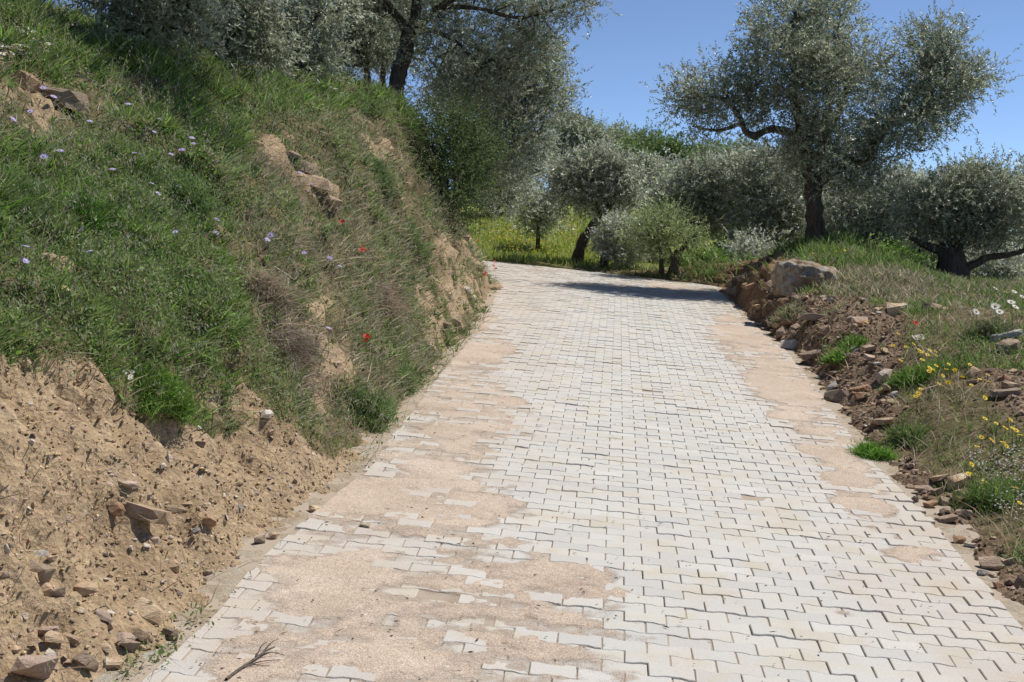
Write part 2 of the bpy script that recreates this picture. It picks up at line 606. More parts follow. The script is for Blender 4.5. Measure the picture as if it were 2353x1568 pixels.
def terrain(name, side):
    ys = seq((-6, 3, .5), (3, 5, .1), (5, 9.5, .04), (9.5, 15, .075), (15, 28, .12), (28, 48, .45), (48, 110, 2.5), (110, 400, 20))
    if side < 0:
        ds = seq((-.14, 1.3, .027), (1.3, 4.2, .06), (4.2, 8, .2), (8, 20, .8), (20, 140, 8))
        D, tab = DL, PLT
    else:
        ds = seq((-.12, 2.4, .04), (2.4, 5, .09), (5, 14, .3), (14, 30, 1.0), (30, 150, 8))
        D, tab = DR, PRT
    yy, dd = np.meshgrid(ys, ds, indexing='ij')
    e = xl(yy) if side < 0 else xr(yy)
    X = e + side * dd
    Z = Rc(np.maximum(e, -2.6 if side < 0 else -.6), yy) + prof(tab, D, dd, yy) + hill(X, yy)
    P = np.stack([X, yy, Z], -1)
    # displacement along the surface normal
    gu = np.gradient(P, axis=0)
    gv = np.gradient(P, axis=1)
    N = np.cross(gu, gv) * (-side)
    N = norm(N)
    N[N[..., 2] < 0] *= -1
    Pf = P.reshape(-1, 3)
    Nf = N.reshape(-1, 3)
    dirt = polymask(Pf, DIRT) if side < 0 else np.zeros(len(Pf))
    rub = polymask(Pf, RUBBLE) if side > 0 else np.zeros(len(Pf))
    red = polymask(Pf, RED, 8) if side > 0 else np.zeros(len(Pf))
    if side > 0:
        far = (Pf[:, 1] > 30) & (Pf[:, 1] < 60)
        pq = warp(Pf, 12)
        dirt = np.maximum(dirt, far * inpoly(pq[0], pq[1], [(1190, 400), (1290, 395), (1290, 455), (1180, 460)]))

    def blur(a, n=2):
        a = a.reshape(yy.shape)
        for _ in range(n):
            q = np.pad(a, 1, mode='edge')
            a = (q[1:-1, 1:-1] * 2 + q[:-2, 1:-1] + q[2:, 1:-1] + q[1:-1, :-2] + q[1:-1, 2:]) / 6
        return a.reshape(-1)
    dirt, rub, red = blur(dirt, 4), blur(rub, 4), blur(red, 4)
    if side < 0:
        lower = inpoly(*proj(Pf), DIRT[0])
        dirt = dirt * np.where(lower, 1, np.clip(.62 + .9 * fbm(Pf, 4.0, 3, .6, 88), .05, 1))
    df = dd.reshape(-1)
    fade = sstep(-.05, .25, df) * (1 - .6 * sstep(20, 60, Pf[:, 1]))
    big = fbm(Pf, .9, 3, .55, 5)
    mid = fbm(Pf, 3.2, 3, .55, 11)
    sm = fbm(Pf, 11, 3, .6, 23)
    rid = 1 - np.abs(fbm(Pf * np.array([1, 1, .55]), 5.0, 3, .6, 31))
    near = 1 - sstep(14, 30, Pf[:, 1])
    if side < 0:
        lump = np.abs(fbm(Pf, 6.5, 3, .6, 47))
        hb = prof(tab, D, dd, yy).reshape(-1)
        band = sstep(.42, .6, hb) * (1 - sstep(.95, 1.15, hb)) * dirt * near
        pit = np.clip(fbm(Pf * np.array([1, 1, .7]), 6.0, 4, .65, 57) - .22, 0, 1) * band
        ledge = np.clip(np.abs(fbm(Pf * np.array([.7, .7, 1.6]), 1.6, 3, .55, 63)) - .08, 0, 1)
        disp = -.17 * pit + .12 * big + .055 * mid + .16 * (ledge - .2) * (1 - dirt) * sstep(.3, .9, df) + dirt * (.035 * mid + .014 * sm + .04 * lump - .06 * np.clip(rid - .55, 0, 1) * near) + .010 * sm
    else:
        disp = .05 * big + .025 * mid + .012 * sm + rub * (.02 * sm + .04 * mid) + red * (.05 * sm + .10 * mid + .06 * np.abs(fbm(Pf, 5, 3, .6, 77)))
    # the ragged foot of the slope
    foot = .05 * fbm(Pf, 4.5, 4, .65, 71) * (1 - sstep(.0, .35, df))
    V = Pf + Nf * (disp * fade)[:, None]
    V[:, 2] += foot * (df > -.1)
    ny, nd = yy.shape
    idx = np.arange(ny * nd).reshape(ny, nd)
    q = np.stack([idx[:-1, :-1], idx[1:, :-1], idx[1:, 1:], idx[:-1, 1:]], -1).reshape(-1, 4)
    if side < 0:
        q = q[:, ::-1]
    q = q[:, ::-1]
    me = make_mesh(name, V, [q], M_TERR, {'dirt': dirt, 'rubble': rub, 'red': red, 'mead': sstep(28.5, 30.5, Pf[:, 1]) * (side > 0)}, smooth=True)
    o = add(name, me)
    Vg = V.reshape(ny, nd, 3)
    gu = np.gradient(Vg, axis=0)
    gv = np.gradient(Vg, axis=1)
    Nn = norm(np.cross(gu, gv)).reshape(-1, 3)
    Nn[Nn[:, 2] < 0] *= -1
    TERR[side] = dict(V=V, q=q, N=Nn, dirt=dirt, rub=rub, red=red, d=df)
    return o


hs = tag(terrain('hillside', -1), 'steep earth bank with grass rising beside the paved road', kind='structure')
gd = tag(terrain('ground', 1), 'rough ground and meadow falling away beyond the road', kind='structure')

_bv, _bp, _off = [], [], 0
for s in (-1, 1):
    T = TERR[s]
    _bv.append(T['V'])
    _bp.append(T['q'] + _off)
    _off += len(T['V'])
_rv = []
_ys = np.arange(-6, 46, 1.0)
for y in _ys:
    for u in (0, 1):
        x = xl(y) - .05 + u * (xr(y) - xl(y) + .1)
        _rv.append([x, y, Rc(x, y)])
_n = len(_ys)
_rq = np.array([[2 * i, 2 * i + 1, 2 * i + 3, 2 * i + 2] for i in range(_n - 1)]) + _off
BVH = BVHTree.FromPolygons(np.concatenate(_bv + [np.array(_rv)]).tolist(), np.concatenate(_bp + [_rq]).tolist())


def hit(px, py):
    d = ray(px, py)
    loc, nr, i, dist = BVH.ray_cast(Vector((0, 0, CAMZ)), Vector(d).normalized(), 300)
    if loc is None:
        return None, None
    if nr.z < 0:
        nr = -nr
    return np.array(loc), np.array(nr)


def drop(x, y):
    loc, nr, i, dist = BVH.ray_cast(Vector((x, y, 60)), Vector((0, 0, -1)), 200)
    return np.array(loc) if loc is not None else np.array([x, y, 0.0])


# ------------------------------------------------------------------ road bed, pavers, kerb strips, sand
def ribbon(xa, xb, ys, nu, zoff, noise=0.0, seed=0, skirt=.12):
    U = np.linspace(0, 1, nu)
    yy, uu = np.meshgrid(ys, U, indexing='ij')
    X = xa(yy) + (xb(yy) - xa(yy)) * uu
    P = np.stack([X, yy, Rc(X, yy) + zoff + hill(X, yy) * 0], -1).reshape(-1, 3)
    if noise:
        P[:, 2] += noise * fbm(P, 9, 3, .6, seed)
    ny = len(ys)
    idx = np.arange(ny * nu).reshape(ny, nu)
    q = np.stack([idx[:-1, :-1], idx[:-1, 1:], idx[1:, 1:], idx[1:, :-1]], -1).reshape(-1, 4)
    return P, q


P_, q_ = ribbon(lambda y: xl(y) - .12, lambda y: xr(y) + .12, seq((-6, 29, .5), (29, 46, .5)), 12, -.008)
road = tag(add('road', make_mesh('road', P_, [q_], M_BED, smooth=True)), 'narrow uphill road paved with white interlocking concrete blocks', kind='structure')

ysk = seq((-6, 3, .2), (3, 14, .05), (14, 27.5, .1))
P_, q_ = ribbon(lambda y: xl(y) - .1 + .03 * np.sin(y * 2.1), lambda y: pl(y) + .012, ysk, 8, -.008, .012, 4)
k1 = tag(add('kerb', make_mesh('kerb', P_, [q_], M_KERB, smooth=True)), 'mortar edge strip along the foot of the grassy bank', kind='structure')
P_, q_ = ribbon(lambda y: pr(y) - .012, lambda y: xr(y) + .06, ysk, 6, -.008, .012, 9)
k2 = tag(add('kerb', make_mesh('kerb', P_, [q_], M_KERB, smooth=True)), 'mortar edge strip along the rubble verge', kind='structure')

# a double-T paving block: flared ends, narrower waist
PL_, PP_ = .198, .139
THETA, PHI = math.radians(6.0), math.radians(4.4)
E1 = np.array([math.cos(THETA), -math.sin(THETA)])
E2 = np.array([math.sin(PHI), math.cos(PHI)])
a_ = .0075
L2, P2 = PL_ / 2 - .0031, PP_ / 2 - .0009
hx = [-L2, -PL_ / 4 - .016, -PL_ / 4 + .016, PL_ / 4 - .016, PL_ / 4 + .016, L2]
hy = [P2 + a_, P2 + a_, P2 - a_, P2 - a_, P2 + a_, P2 + a_]
outl = np.array([(x, -y) for x, y in zip(hx, hy)] + [(x, y) for x, y in zip(hx[::-1], hy[::-1])])


def paver_proto():
    n = 12
    inset = outl * np.array([(L2 - .003) / L2, (P2 - .003) / P2])
    V, Fq = [], []
    rings = [(inset, .0), (outl, -.003), (outl, -.045)]
    for ol, z in rings:
        for x, y in ol:
            w = x * E1 + y * E2
            V.append((w[0], w[1], z))
    Ft = np.arange(n)[None]
    for r in range(2):
        for i in range(n):
            j = (i + 1) % n
            Fq.append((r * n + i, r * n + n + i, r * n + n + j, r * n + j))
    return np.array(V), Ft, np.array(Fq)


PV, PF12, PF4 = paver_proto()
gradx = (R(1.0, 10.0) - R(0.0, 10.0))
grady = (R(0.0, 11.0) - R(0.0, 10.0))
pos_list = []
o0 = np.array([.6, 10.0])
for j in range(-110, 160):
    for i in range(-24, 26):
        c = o0 + E1 * PL_ * (i + .5 * (j % 2)) + E2 * PP_ * j
        x, y = c
        if y < 2.5 or y > 29.5:
            continue
        lo, hi = pl(y), pr(y)
        if x < lo - .07 or x > hi + .07:
            continue
        pos_list.append((x, y))
pos_list = np.array(pos_list)
npv = len(pos_list)
jz = rng.normal(0, .0024, npv) + .004 * vnoise(np.c_[pos_list, np.zeros(npv)], 1.1, 40)
jz = jz + np.where(rng.random(npv) < .08, .002, 0)
tx = rng.normal(0, .007, npv)
ty = rng.normal(0, .007, npv)
rz = rng.normal(0, .012, npv)
ppx, ppy = proj(np.c_[pos_list, R(pos_list[:, 0], pos_list[:, 1])])
seen = (ppx > -40) & (ppx < 2400) & (ppy < 1600)
order = np.argsort(np.where(seen, pos_list[:, 1], 1e3))
single = set(order[:300].tolist())
pme = make_mesh('paver', PV, [PF12, PF4], M_PAV_O)
PVr, pr_tint, pf12, pf4, off = [], [], [], [], 0
for k in range(npv):
    x, y = pos_list[k]
    z = R(x, y) + jz[k]
    sx, sy = gradx + tx[k], grady + ty[k]
    wx = x + PV[:, 0]
    cut = (wx < pl(y + PV[:, 1])) | (wx > pr(y + PV[:, 1]))
    PVk = PV
    if cut.any():                                     # blocks trimmed to the edge line
        PVk = PV.copy()
        PVk[:, 0] = np.clip(wx, pl(y + PV[:, 1]) + rng.normal(0, .006), pr(y + PV[:, 1]) + rng.normal(0, .006)) - x
        PVk[24:, 0] = PVk[12:24, 0]
    if k in single:
        pmk = pme if PVk is PV else make_mesh('paver', PVk, [PF12, PF4], M_PAV_O)
        o = add('paver', pmk, road)
        nrm = Vector((-sx, -sy, 1)).normalized()
        m = Vector((0, 0, 1)).rotation_difference(nrm).to_matrix() @ Matrix.Rotation(rz[k], 3, 'Z')
        o.matrix_basis = Matrix.Translation((x, y, z)) @ m.to_4x4()
    else:
        c, s = math.cos(rz[k]), math.sin(rz[k])
        q = PVk.copy()
        q[:, :2] = PVk[:, :2] @ np.array([[c, s], [-s, c]])
        q[:, 2] += q[:, 0] * sx + q[:, 1] * sy
        PVr.append(q + np.array([x, y, z]))
        pr_tint.append(np.full(len(PV), rng.random()))
        if y > 12:
            PVr[-1] = PVr[-1][12:]
            PVr[-1][:12, 2] += .003
            pr_tint[-1] = pr_tint[-1][:24]
            pf12.append(PF12 + off)
            pf4.append(PF4[:12] + off)
            off += 24
        else:
            pf12.append(PF12 + off)
            pf4.append(PF4 + off)
            off += len(PV)
o = add('pavers', make_mesh('pavers', np.concatenate(PVr), [np.concatenate(pf12), np.concatenate(pf4)], M_PAV_A, {'rnd': np.concatenate(pr_tint)}), road)
tag(o, kind='stuff')

# drifted sand
SAND_FULL = [
    [(880, 1120), (950, 1050), (1010, 1060), (1060, 1100), (1130, 1150), (1160, 1190), (1110, 1210), (1010, 1165), (830, 1170), (720, 1195), (780, 1130)],
    [(690, 1340), (800, 1270), (880, 1300), (900, 1340), (800, 1400), (720, 1400)],
    [(820, 1568), (760, 1500), (850, 1470), (1000, 1520), (1100, 1600), (900, 1640)],
    [(520, 1568), (600, 1440), (660, 1430), (640, 1500), (600, 1640)],
    [(1000, 810), (1090, 785), (1160, 770), (1200, 790), (1180, 820), (1100, 840), (1020, 840)],
    [(1120, 880), (1180, 890), (1245, 935), (1230, 955), (1150, 915)],
    [(1040, 780), (1110, 700), (1130, 720), (1100, 770), (1060, 800)],
    [(1790, 995), (1850, 985), (1960, 1015), (2010, 1100), (2060, 1165), (2010, 1225), (1950, 1225), (1890, 1130), (1835, 1050)],
    [(1715, 850), (1800, 830), (1860, 880), (1900, 940), (1770, 960), (1720, 920)],
    [(1530, 770), (1620, 735), (1700, 700), (1780, 780), (1740, 800), (1640, 785)],
    [(2035, 1235), (2130, 1235), (2165, 1290), (2070, 1290)],
    [(1120, 595), (1680, 655), (1560, 657), (1300, 640), (1150, 628)],
    [(1200, 1260), (1280, 1270), (1330, 1330), (1260, 1340), (1220, 1300)],
]
SAND_MIX = [
    [(330, 1640), (640, 1240), (860, 1010), (1000, 840), (1110, 690), (1190, 770), (1190, 900), (1250, 960), (1190, 1080), (1270, 1220), (1480, 1370), (1640, 1640)],
    [(1830, 1240), (1900, 1320), (1990, 1410), (2110, 1560), (2020, 1568), (1910, 1430), (1800, 1300)],
    [(1640, 690), (1800, 790), (1950, 980), (2080, 1180), (2200, 1300), (2130, 1310), (1950, 1230), (1880, 1110), (1780, 960), (1650, 830)],
    [(1180, 640), (1640, 655), (1640, 700), (1500, 690), (1300, 660)],
    [(1550, 870), (1600, 900), (1640, 1000), (1600, 1000), (1560, 930)],
]
ys = seq((4.4, 8.5, .016), (8.5, 13, .03), (13, 29.2, .07))
us = np.linspace(0, 1, 230)
yy, uu = np.meshgrid(ys, us, indexing='ij')
XX = pl(yy) - .03 + (pr(yy) - pl(yy) + .06) * uu
Pz = np.stack([XX, yy, R(XX, yy)], -1).reshape(-1, 3)
wpx, wpy = proj(Pz)
wn = fbm(Pz, 3.0, 4, .6, 91)
wn2 = fbm(Pz, 3.0, 4, .6, 131)
sc_ = 9.0 / np.maximum(Pz[:, 1], 4)
wpx, wpy = wpx + 22 * wn * sc_, wpy + 14 * wn2 * sc_
full = np.zeros(len(Pz))
mixm = np.zeros(len(Pz))
for po in SAND_FULL:
    full = np.maximum(full, inpoly(wpx, wpy, po))
for po in SAND_MIX:
    mixm = np.maximum(mixm, inpoly(wpx, wpy, po))


def blur2(a, n):
    a = a.reshape(yy.shape)
    for _ in range(n):
        q = np.pad(a, 1, mode='edge')
        a = (q[1:-1, 1:-1] * 2 + q[:-2, 1:-1] + q[2:, 1:-1] + q[1:-1, :-2] + q[1:-1, 2:]) / 6
    return a.reshape(-1)


def box(a, r, ax):
    q = np.pad(a, [(r + 1, r) if k == ax else (0, 0) for k in (0, 1)], mode='edge').cumsum(ax)
    hi = np.take(q, np.arange(2 * r + 1, q.shape[ax]), ax)
    lo = np.take(q, np.arange(0, q.shape[ax] - 2 * r - 1), ax)
    return (hi - lo) / (2 * r + 1)


def soft(a, r):
    a = a.reshape(yy.shape)
    for _ in range(2):
        a = box(box(a, r, 0), r, 1)
    return a.reshape(-1)


wide = soft(np.maximum(mixm, full), 16)
full, mixm = soft(full, 4), soft(mixm, 7)
lvl = -.0095 + .0050 * wide + .0052 * mixm + .0032 * full
streak = vnoise(Pz * np.array([1.2, 3.5, 1]), 1.6, 77)
T_ = lvl + .0030 * fbm(Pz * np.array([.8, 1, 1]), 2.6, 4, .62, 8) + .0018 * streak * (.3 + mixm) + .0017 * fbm(Pz, 11, 4, .65, 19)
edge = np.minimum(uu, 1 - uu).reshape(-1) * 3.8
T_ = np.where(edge < .02, np.minimum(T_, -.004), T_)
Vs = Pz.copy()
Vs[:, 2] += T_ + .004 * vnoise(np.c_[Pz[:, :2], np.zeros(len(Pz))], 1.1, 40) + .0012
ny, nu = yy.shape
idx = np.arange(ny * nu).reshape(ny, nu)
q = np.stack([idx[:-1, :-1], idx[:-1, 1:], idx[1:, 1:], idx[1:, :-1]], -1).reshape(-1, 4)
q = q[(T_[q].max(1) > -.0085)]
used = np.unique(q)
remap = np.zeros(len(Vs), int)
remap[used] = np.arange(len(used))
sand = add('sand', make_mesh('sand', Vs[used], [remap[q]], M_SAND, {'thick': T_[used]}, smooth=True))
tag(sand, 'pinkish coarse sand drifted over the paving blocks', 'sand', kind='stuff')
print('pavers', npv, 'sand quads', len(q))

# ------------------------------------------------------------------ grass and herbs
class Scatter:
    """random points on the terrain, with normals and masks"""
    def __init__(self, side):
        T = TERR[side]
        q = T['q']
        self.T = T
        V = T['V']
        self.c = V[q].mean(1)
        a = np.linalg.norm(np.cross(V[q[:, 2]] - V[q[:, 0]], V[q[:, 3]] - V[q[:, 1]]), axis=1) / 2
        px, py = proj(self.c)
        self.ok = ((px > -800) & (px < 3150) & (py > -320) & (py < 2300) & (self.c[:, 1] > 3.5)) * np.where((px > -60) & (px < 2420) & (py > -150) & (py < 1640), 1.0, .38)
        Nf = T['N'][q].mean(1)
        facing = (norm(np.array([0, 0, CAMZ]) - self.c) * Nf).sum(1)
        self.a = a * self.ok * np.where(facing > -.06, 1.0, .03)
        self.px, self.py = px, py
        self.dirt = T['dirt'][q].mean(1)
        self.rub = np.maximum(T['rub'], T['red'])[q].mean(1)
        self.dist = np.maximum(self.c[:, 1], 3)

    def pick(self, n, w):
        w = self.a * w
        w = w / w.sum()
        f = rng.choice(len(w), n, p=w)
        q = self.T['q'][f]
        V = self.T['V']
        u, v = rng.random((2, n, 1))
        P = (V[q[:, 0]] * (1 - u) + V[q[:, 1]] * u) * (1 - v) + (V[q[:, 3]] * (1 - u) + V[q[:, 2]] * u) * v
        return P, self.T['N'][q[:, 0]], f


def blades(P, N, h, w, colr, lean=.35, droop=.5, up=.65):
    n = len(P)
    ru = rng.normal(0, 1, (n, 3))
    ru[:, 2] *= .3
    lat = norm(ru)
    d = norm(np.array([0, 0, up]) + N * (1 - up) + lat * (lean * (.4 + rng.random((n, 1)))))
    side = norm(np.cross(d, norm(rng.normal(0, 1, (n, 3)))))
    h = h[:, None]
    w = w[:, None]
    bend = norm(lat + N * .3 - np.array([0, 0, .5]) * droop) * (h * droop * (.3 + .7 * rng.random((n, 1))))
    mid = P + d * h * .55 + bend * .22
    tip = P + d * h + bend * .75
    P = P - d * .01
    V = np.stack([P - side * w / 2, P + side * w / 2, mid + side * w * .42, mid - side * w * .42, tip], 1).reshape(-1, 3)
    b = np.arange(n)[:, None] * 5
    q = b + np.array([[0, 1, 2, 3]])
    t = b + np.array([[3, 2, 4]])
    c = np.repeat(colr, 5, axis=0)
    return V, q, t, c


def diamonds(P, D, Nn, L, W, colr):
    n = len(P)
    S = norm(np.cross(D, Nn))
    L = np.broadcast_to(np.asarray(L, float).reshape(-1, 1), (n, 1))
    W = np.broadcast_to(np.asarray(W, float).reshape(-1, 1), (n, 1))
    fold = Nn * W * .18
    V = np.stack([P, P + D * L * .45 + S * W / 2 + fold, P + D * L, P + D * L * .45 - S * W / 2 + fold], 1).reshape(-1, 3)
    q = np.arange(n)[:, None] * 4 + np.array([[0, 1, 2, 3]])
    return V, q, np.repeat(colr, 4, axis=0)


def palette(n, cols, jitter=.18, wts=None):
    cols = np.array(cols)
    i = rng.choice(len(cols), n, p=wts)
    c = cols[i] * np.exp(rng.normal(0, jitter, (n, 1))) * np.exp(rng.normal(0, jitter * .25, (n, 3)))
    return np.clip(c, 0.003, .85)


GREEN = [(0.162, 0.232, 0.063), (0.196, 0.270, 0.086), (0.129, 0.184, 0.063), (0.230, 0.286, 0.115), (0.174, 0.216, 0.098)]
LUSH = [(0.140, 0.254, 0.040), (0.179, 0.308, 0.057), (0.112, 0.200, 0.040), (0.224, 0.340, 0.086)]
OLIVEG = [(0.246, 0.270, 0.138), (0.297, 0.308, 0.178), (0.207, 0.232, 0.121)]
STRAW = [(.46, .39, .27), (.36, .29, .20), (.56, .49, .37), (.29, .225, .16), (.42, .34, .25)]
PINKDRY = [(.30, .205, .15), (.24, .16, .125), (.37, .28, .205)]


def build_blades(name, label, P, N, h, w, c, mat=M_GRASS, cat='grass', parent=None, **k):
    V, q, t, cc = blades(P, N, h, w, c, **k)
    me = make_mesh(name, V, [q, t], mat, {'tint': cc})
    o = add(name, me, parent)
    if parent is None:
        tag(o, label, cat, kind='stuff')
    return o


SL = Scatter(-1)
SR = Scatter(1)
SL.a = SL.a * (SL.T['d'][SL.T['q'][:, 0]] < 5.0) * (SL.c[:, 1] < 30)
vegL = np.clip(1 - 1.15 * SL.dirt, .03, 1) * np.where(inpoly(SL.px, SL.py, DIRT[0]), .06, 1)
clump = .5 + .8 * np.clip(fbm(SL.c, 1.7, 3, .6, 201), -.6, 1)
dens = vegL * np.clip(clump, .1, 1.4) * (7 / SL.dist) ** 1.2
top_green = inpoly(SL.px, SL.py, [(-900, -300), (1100, -300), (1000, 350), (880, 260), (600, 260), (560, 370), (300, 330), (200, 230), (-900, 150)])
lush_zone = np.maximum(inpoly(SL.px, SL.py, [(-900, 330), (190, 330), (330, 300), (520, 420), (560, 620), (540, 930), (420, 980), (200, 860), (-900, 900)]), top_green)
dry_zone = inpoly(SL.px, SL.py, [(520, 380), (700, 330), (860, 420), (980, 560), (1000, 800), (930, 920), (700, 930), (600, 800), (560, 620)])
lz = SL.px * 0 + lush_zone
# fine green grass: an even thin cover, and tufts that stand out of it
P, N, f = SL.pick(37000, dens * (1 - .15 * dry_zone))
tP, tN, tf = SL.pick(2050, dens * (.4 + .8 * lz + .6 * top_green))
per = 19
jit = rng.normal(0, .028, (len(tP) * per, 3))
tP2, tN2, tf2 = np.repeat(tP, per, 0), np.repeat(tN, per, 0), np.repeat(tf, per)
jit -= tN2 * (jit * tN2).sum(1, keepdims=True)
h1 = (.03 + .07 * rng.random(len(P)) ** 2) * (1 + 1.2 * top_green[f])
h2 = (.06 + .10 * rng.random(len(tP2))) * np.repeat(.7 + .7 * rng.random(len(tP)), per) * (1 + .35 * top_green[tf2])
P, N, f, hh = np.concatenate([P, tP2 + jit]), np.concatenate([N, tN2]), np.concatenate([f, tf2]), np.concatenate([h1, h2])
n = len(P)
dist = SL.dist[f]
ww = (.0060 + .0045 * rng.random(n)) * np.clip(dist / 8, .8, 2.4)
c = np.where((lz[f] > .5)[:, None], palette(n, LUSH + GREEN), palette(n, GREEN + OLIVEG))
tt_ = np.concatenate([np.ones(len(h1)), np.repeat(np.exp(rng.normal(0, .22, len(tP))), per)])
build_blades('grass', 'fine green grass covering the roadside bank', P, N, hh, ww, c * tt_[:, None], lean=.75, droop=.6, up=.45)
# dry stems
P, N, f = SL.pick(24000, np.clip(vegL + .12, 0, 1) * (.35 + .8 * dry_zone) * np.clip(.5 + fbm(SL.c, 2.3, 3, .6, 301), .08, 1.5) * (8 / SL.dist))
n = len(P)
ww = (.0042 + .003 * rng.random(n)) * np.clip(SL.dist[f] / 9, .8, 2.4)
build_blades('dry_grass', 'straw coloured dry grass stems on the bank', P, N, .04 + .14 * rng.random(n) ** 1.4, ww, palette(n, STRAW + STRAW + OLIVEG), lean=1.1, droop=.8, up=.4)
# leafy herbs, in mounds
hw = vegL * np.clip(fbm(SL.c, 1.6, 3, .55, 401) + .2, 0.03, 1) * (.55 + .9 * lz) * (7 / SL.dist) ** 1.3


def leafmound(centers, N, per, rad, height, L, W, cols):
    n = len(centers)
    P = np.repeat(centers, per, 0)
    Nn = np.repeat(N, per, 0)
    rad = np.repeat(np.broadcast_to(rad, n), per)[:, None]
    hgt = np.repeat(np.broadcast_to(height, n), per)[:, None]
    m = len(P)
    off = rng.normal(0, .5, (m, 3)) * rad
    off -= Nn * (off * Nn).sum(1, keepdims=True)
    up = norm(Nn * .5 + np.array([0, 0, .5]))
    rr = np.linalg.norm(off, axis=1, keepdims=True) / np.maximum(rad, 1e-4)
    Q = P + off + up * hgt * rng.random((m, 1)) ** .7 * np.clip(1.1 - rr * .7, .15, 1)
    D = norm(off * .8 / np.maximum(rad, .01) + up * .5 + rng.normal(0, .6, (m, 3)))
    Nl = norm(up + rng.normal(0, .55, (m, 3)))
    c = palette(m, cols, .16) * (np.repeat(np.exp(rng.normal(0, .16, (n, 1))), per, 0))
    return diamonds(Q, D, Nl, L * (.6 + .8 * rng.random(m)), W * (.6 + .8 * rng.random(m)), c)


P, N, f = SL.pick(10300, hw)
V, q, c = leafmound(P, N, 14, .06 + .10 * rng.random(len(P)), .06 + .12 * rng.random(len(P)), .024, .012, LUSH + GREEN + OLIVEG)
tag(add('herbs', make_mesh('herbs', V, [q], M_HERB, {'tint': c})), 'low leafy green herbs among the grass of the bank', 'herbs', kind='stuff')

# broad-leaved weeds
P, N, f = SL.pick(1000, vegL * (.3 + lz) * np.clip(fbm(SL.c, 2.1, 2, .55, 433) + .15, .02, 1) * (7 / SL.dist) ** 1.3)
V, q, c = leafmound(P, N, 9, .05 + .05 * rng.random(len(P)), .04 + .07 * rng.random(len(P)), .06, .026, OLIVEG + GREEN + LUSH)
tag(add('weeds', make_mesh('weeds', V, [q], M_HERB, {'tint': c})), 'broad leaved grey green weeds dotted over the bank', 'weeds', kind='stuff')

# wild oats with pale hanging spikelets
P, N, f = SL.pick(4200, vegL * (.3 + np.clip(fbm(SL.c, 1.0, 2, .5, 501), 0, 1)) * (8 / SL.dist))
n = len(P)
oh = .16 + .2 * rng.random(n)
V1, q1, t1, c1 = blades(P, N, oh, np.full(n, .0022) * np.clip(SL.dist[f] / 8, 1, 2), palette(n, OLIVEG + STRAW), lean=.35, droop=.35)
tips = V1.reshape(-1, 5, 3)[:, 4]
mids = V1.reshape(-1, 5, 3)[:, 2]
k = 4
tt = rng.random((n, k, 1)) * .55 + .5
B = (mids[:, None] * (1 - tt) + tips[:, None] * tt).reshape(-1, 3) + rng.normal(0, .012, (n * k, 3))
Dd = norm(rng.normal(0, .45, (n * k, 3)) + np.array([.15, 0, -1]))
V2, q2, c2 = diamonds(B, Dd, norm(rng.normal(0, 1, (n * k, 3))), .024 + .01 * rng.random(n * k), .0055, palette(n * k, [(.46, .43, .33), (.55, .52, .42), (.36, .36, .24)], .12))
tag(add('wild_oats', make_mesh('wild_oats', np.concatenate([V1, V2]), [q1, t1, q2 + len(V1)], M_GRASS, {'tint': np.concatenate([c1, c2])})),
    'wild oat stems with pale hanging spikelets on the bank', 'oats', kind='stuff')

P, N, f = SL.pick(700, vegL * lz * np.clip(fbm(SL.c, 1.4, 2, .5, 555), 0, 1) * (8 / SL.dist))
n = len(P)
V, q, c = diamonds(P + N * .06 + np.array([0, 0, .03]), norm(rng.normal(0, 1, (n, 3))), norm(rng.normal(0, .5, (n, 3)) + N), .012 + .008 * rng.random(n), .011, palette(n, [(.72, .6, .06), (.7, .62, .2), (.75, .72, .6), (.55, .3, .42)], .1))
tag(add('tiny_flowers', make_mesh('tiny_flowers', V, [q], M_HERB, {'tint': c})), 'tiny yellow and white specks of flowers over the green bank', 'flowers', kind='stuff')

# grass on the other side of the road and over the meadow
vegR = np.clip(1 - 1.0 * SR.rub - SR.dirt, .03, 1)
edge_fade = sstep(.0, .25, SR.T['d'][SR.T['q'][:, 0]])
inmead = (SR.c[:, 1] > 29.5)
seedheads = inpoly(SR.px, SR.py, [(1850, 600), (1960, 585), (2150, 650), (2150, 700), (1980, 690), (1880, 690)])
vright = np.clip(.35 + fbm(SR.c, 1.1, 3, .6, 655), .04, 1)
vzone = inpoly(SR.px, SR.py, [(2030, 690), (2240, 690), (2240, 800), (2500, 850), (2500, 1720), (1900, 1300)])
P, N, f = SR.pick(46000, np.where(vzone, vright * .6, 1) * vegR * edge_fade * np.clip(.55 + fbm(SR.c, 1.5, 3, .6, 601), .06, 1.6) * (10 / SR.dist) ** 1.25 * (~inmead) * (1 - .2 * seedheads))
n = len(P)
mound = (SR.c[f][:, 1] > 21.5) & (SR.c[f][:, 1] < 29) & (SR.c[f][:, 0] > 3.6) & (SR.c[f][:, 0] < 6.4)
hh = (.04 + .10 * rng.random(n) ** 1.5) * (1 + 1.2 * mound)
ww = (.0046 + .0035 * rng.random(n)) * np.clip(SR.dist[f] / 9, .8, 3)
gmix = (fbm(P, .8, 2, .5, 650) > -.05) | mound
c = np.where(gmix[:, None], palette(n, LUSH + GREEN), palette(n, OLIVEG + STRAW[:2] + GREEN))
build_blades('grass', 'green grass over the verge and mound across the road', P, N, hh, ww, c, lean=.6)
P, N, f = SR.pick(8500, np.clip(vegR + .10, 0, 1) * edge_fade * (.2 + .9 * seedheads) * (10 / SR.dist) * (~inmead))
n = len(P)
ww = (.0038 + .003 * rng.random(n)) * np.clip(SR.dist[f] / 9, .8, 2.6)
build_blades('dry_grass', 'pale dry grass on the verge across the road', P, N, .06 + .12 * rng.random(n), ww, palette(n, STRAW + [(.5, .42, .34)]), lean=.7, droop=.8)
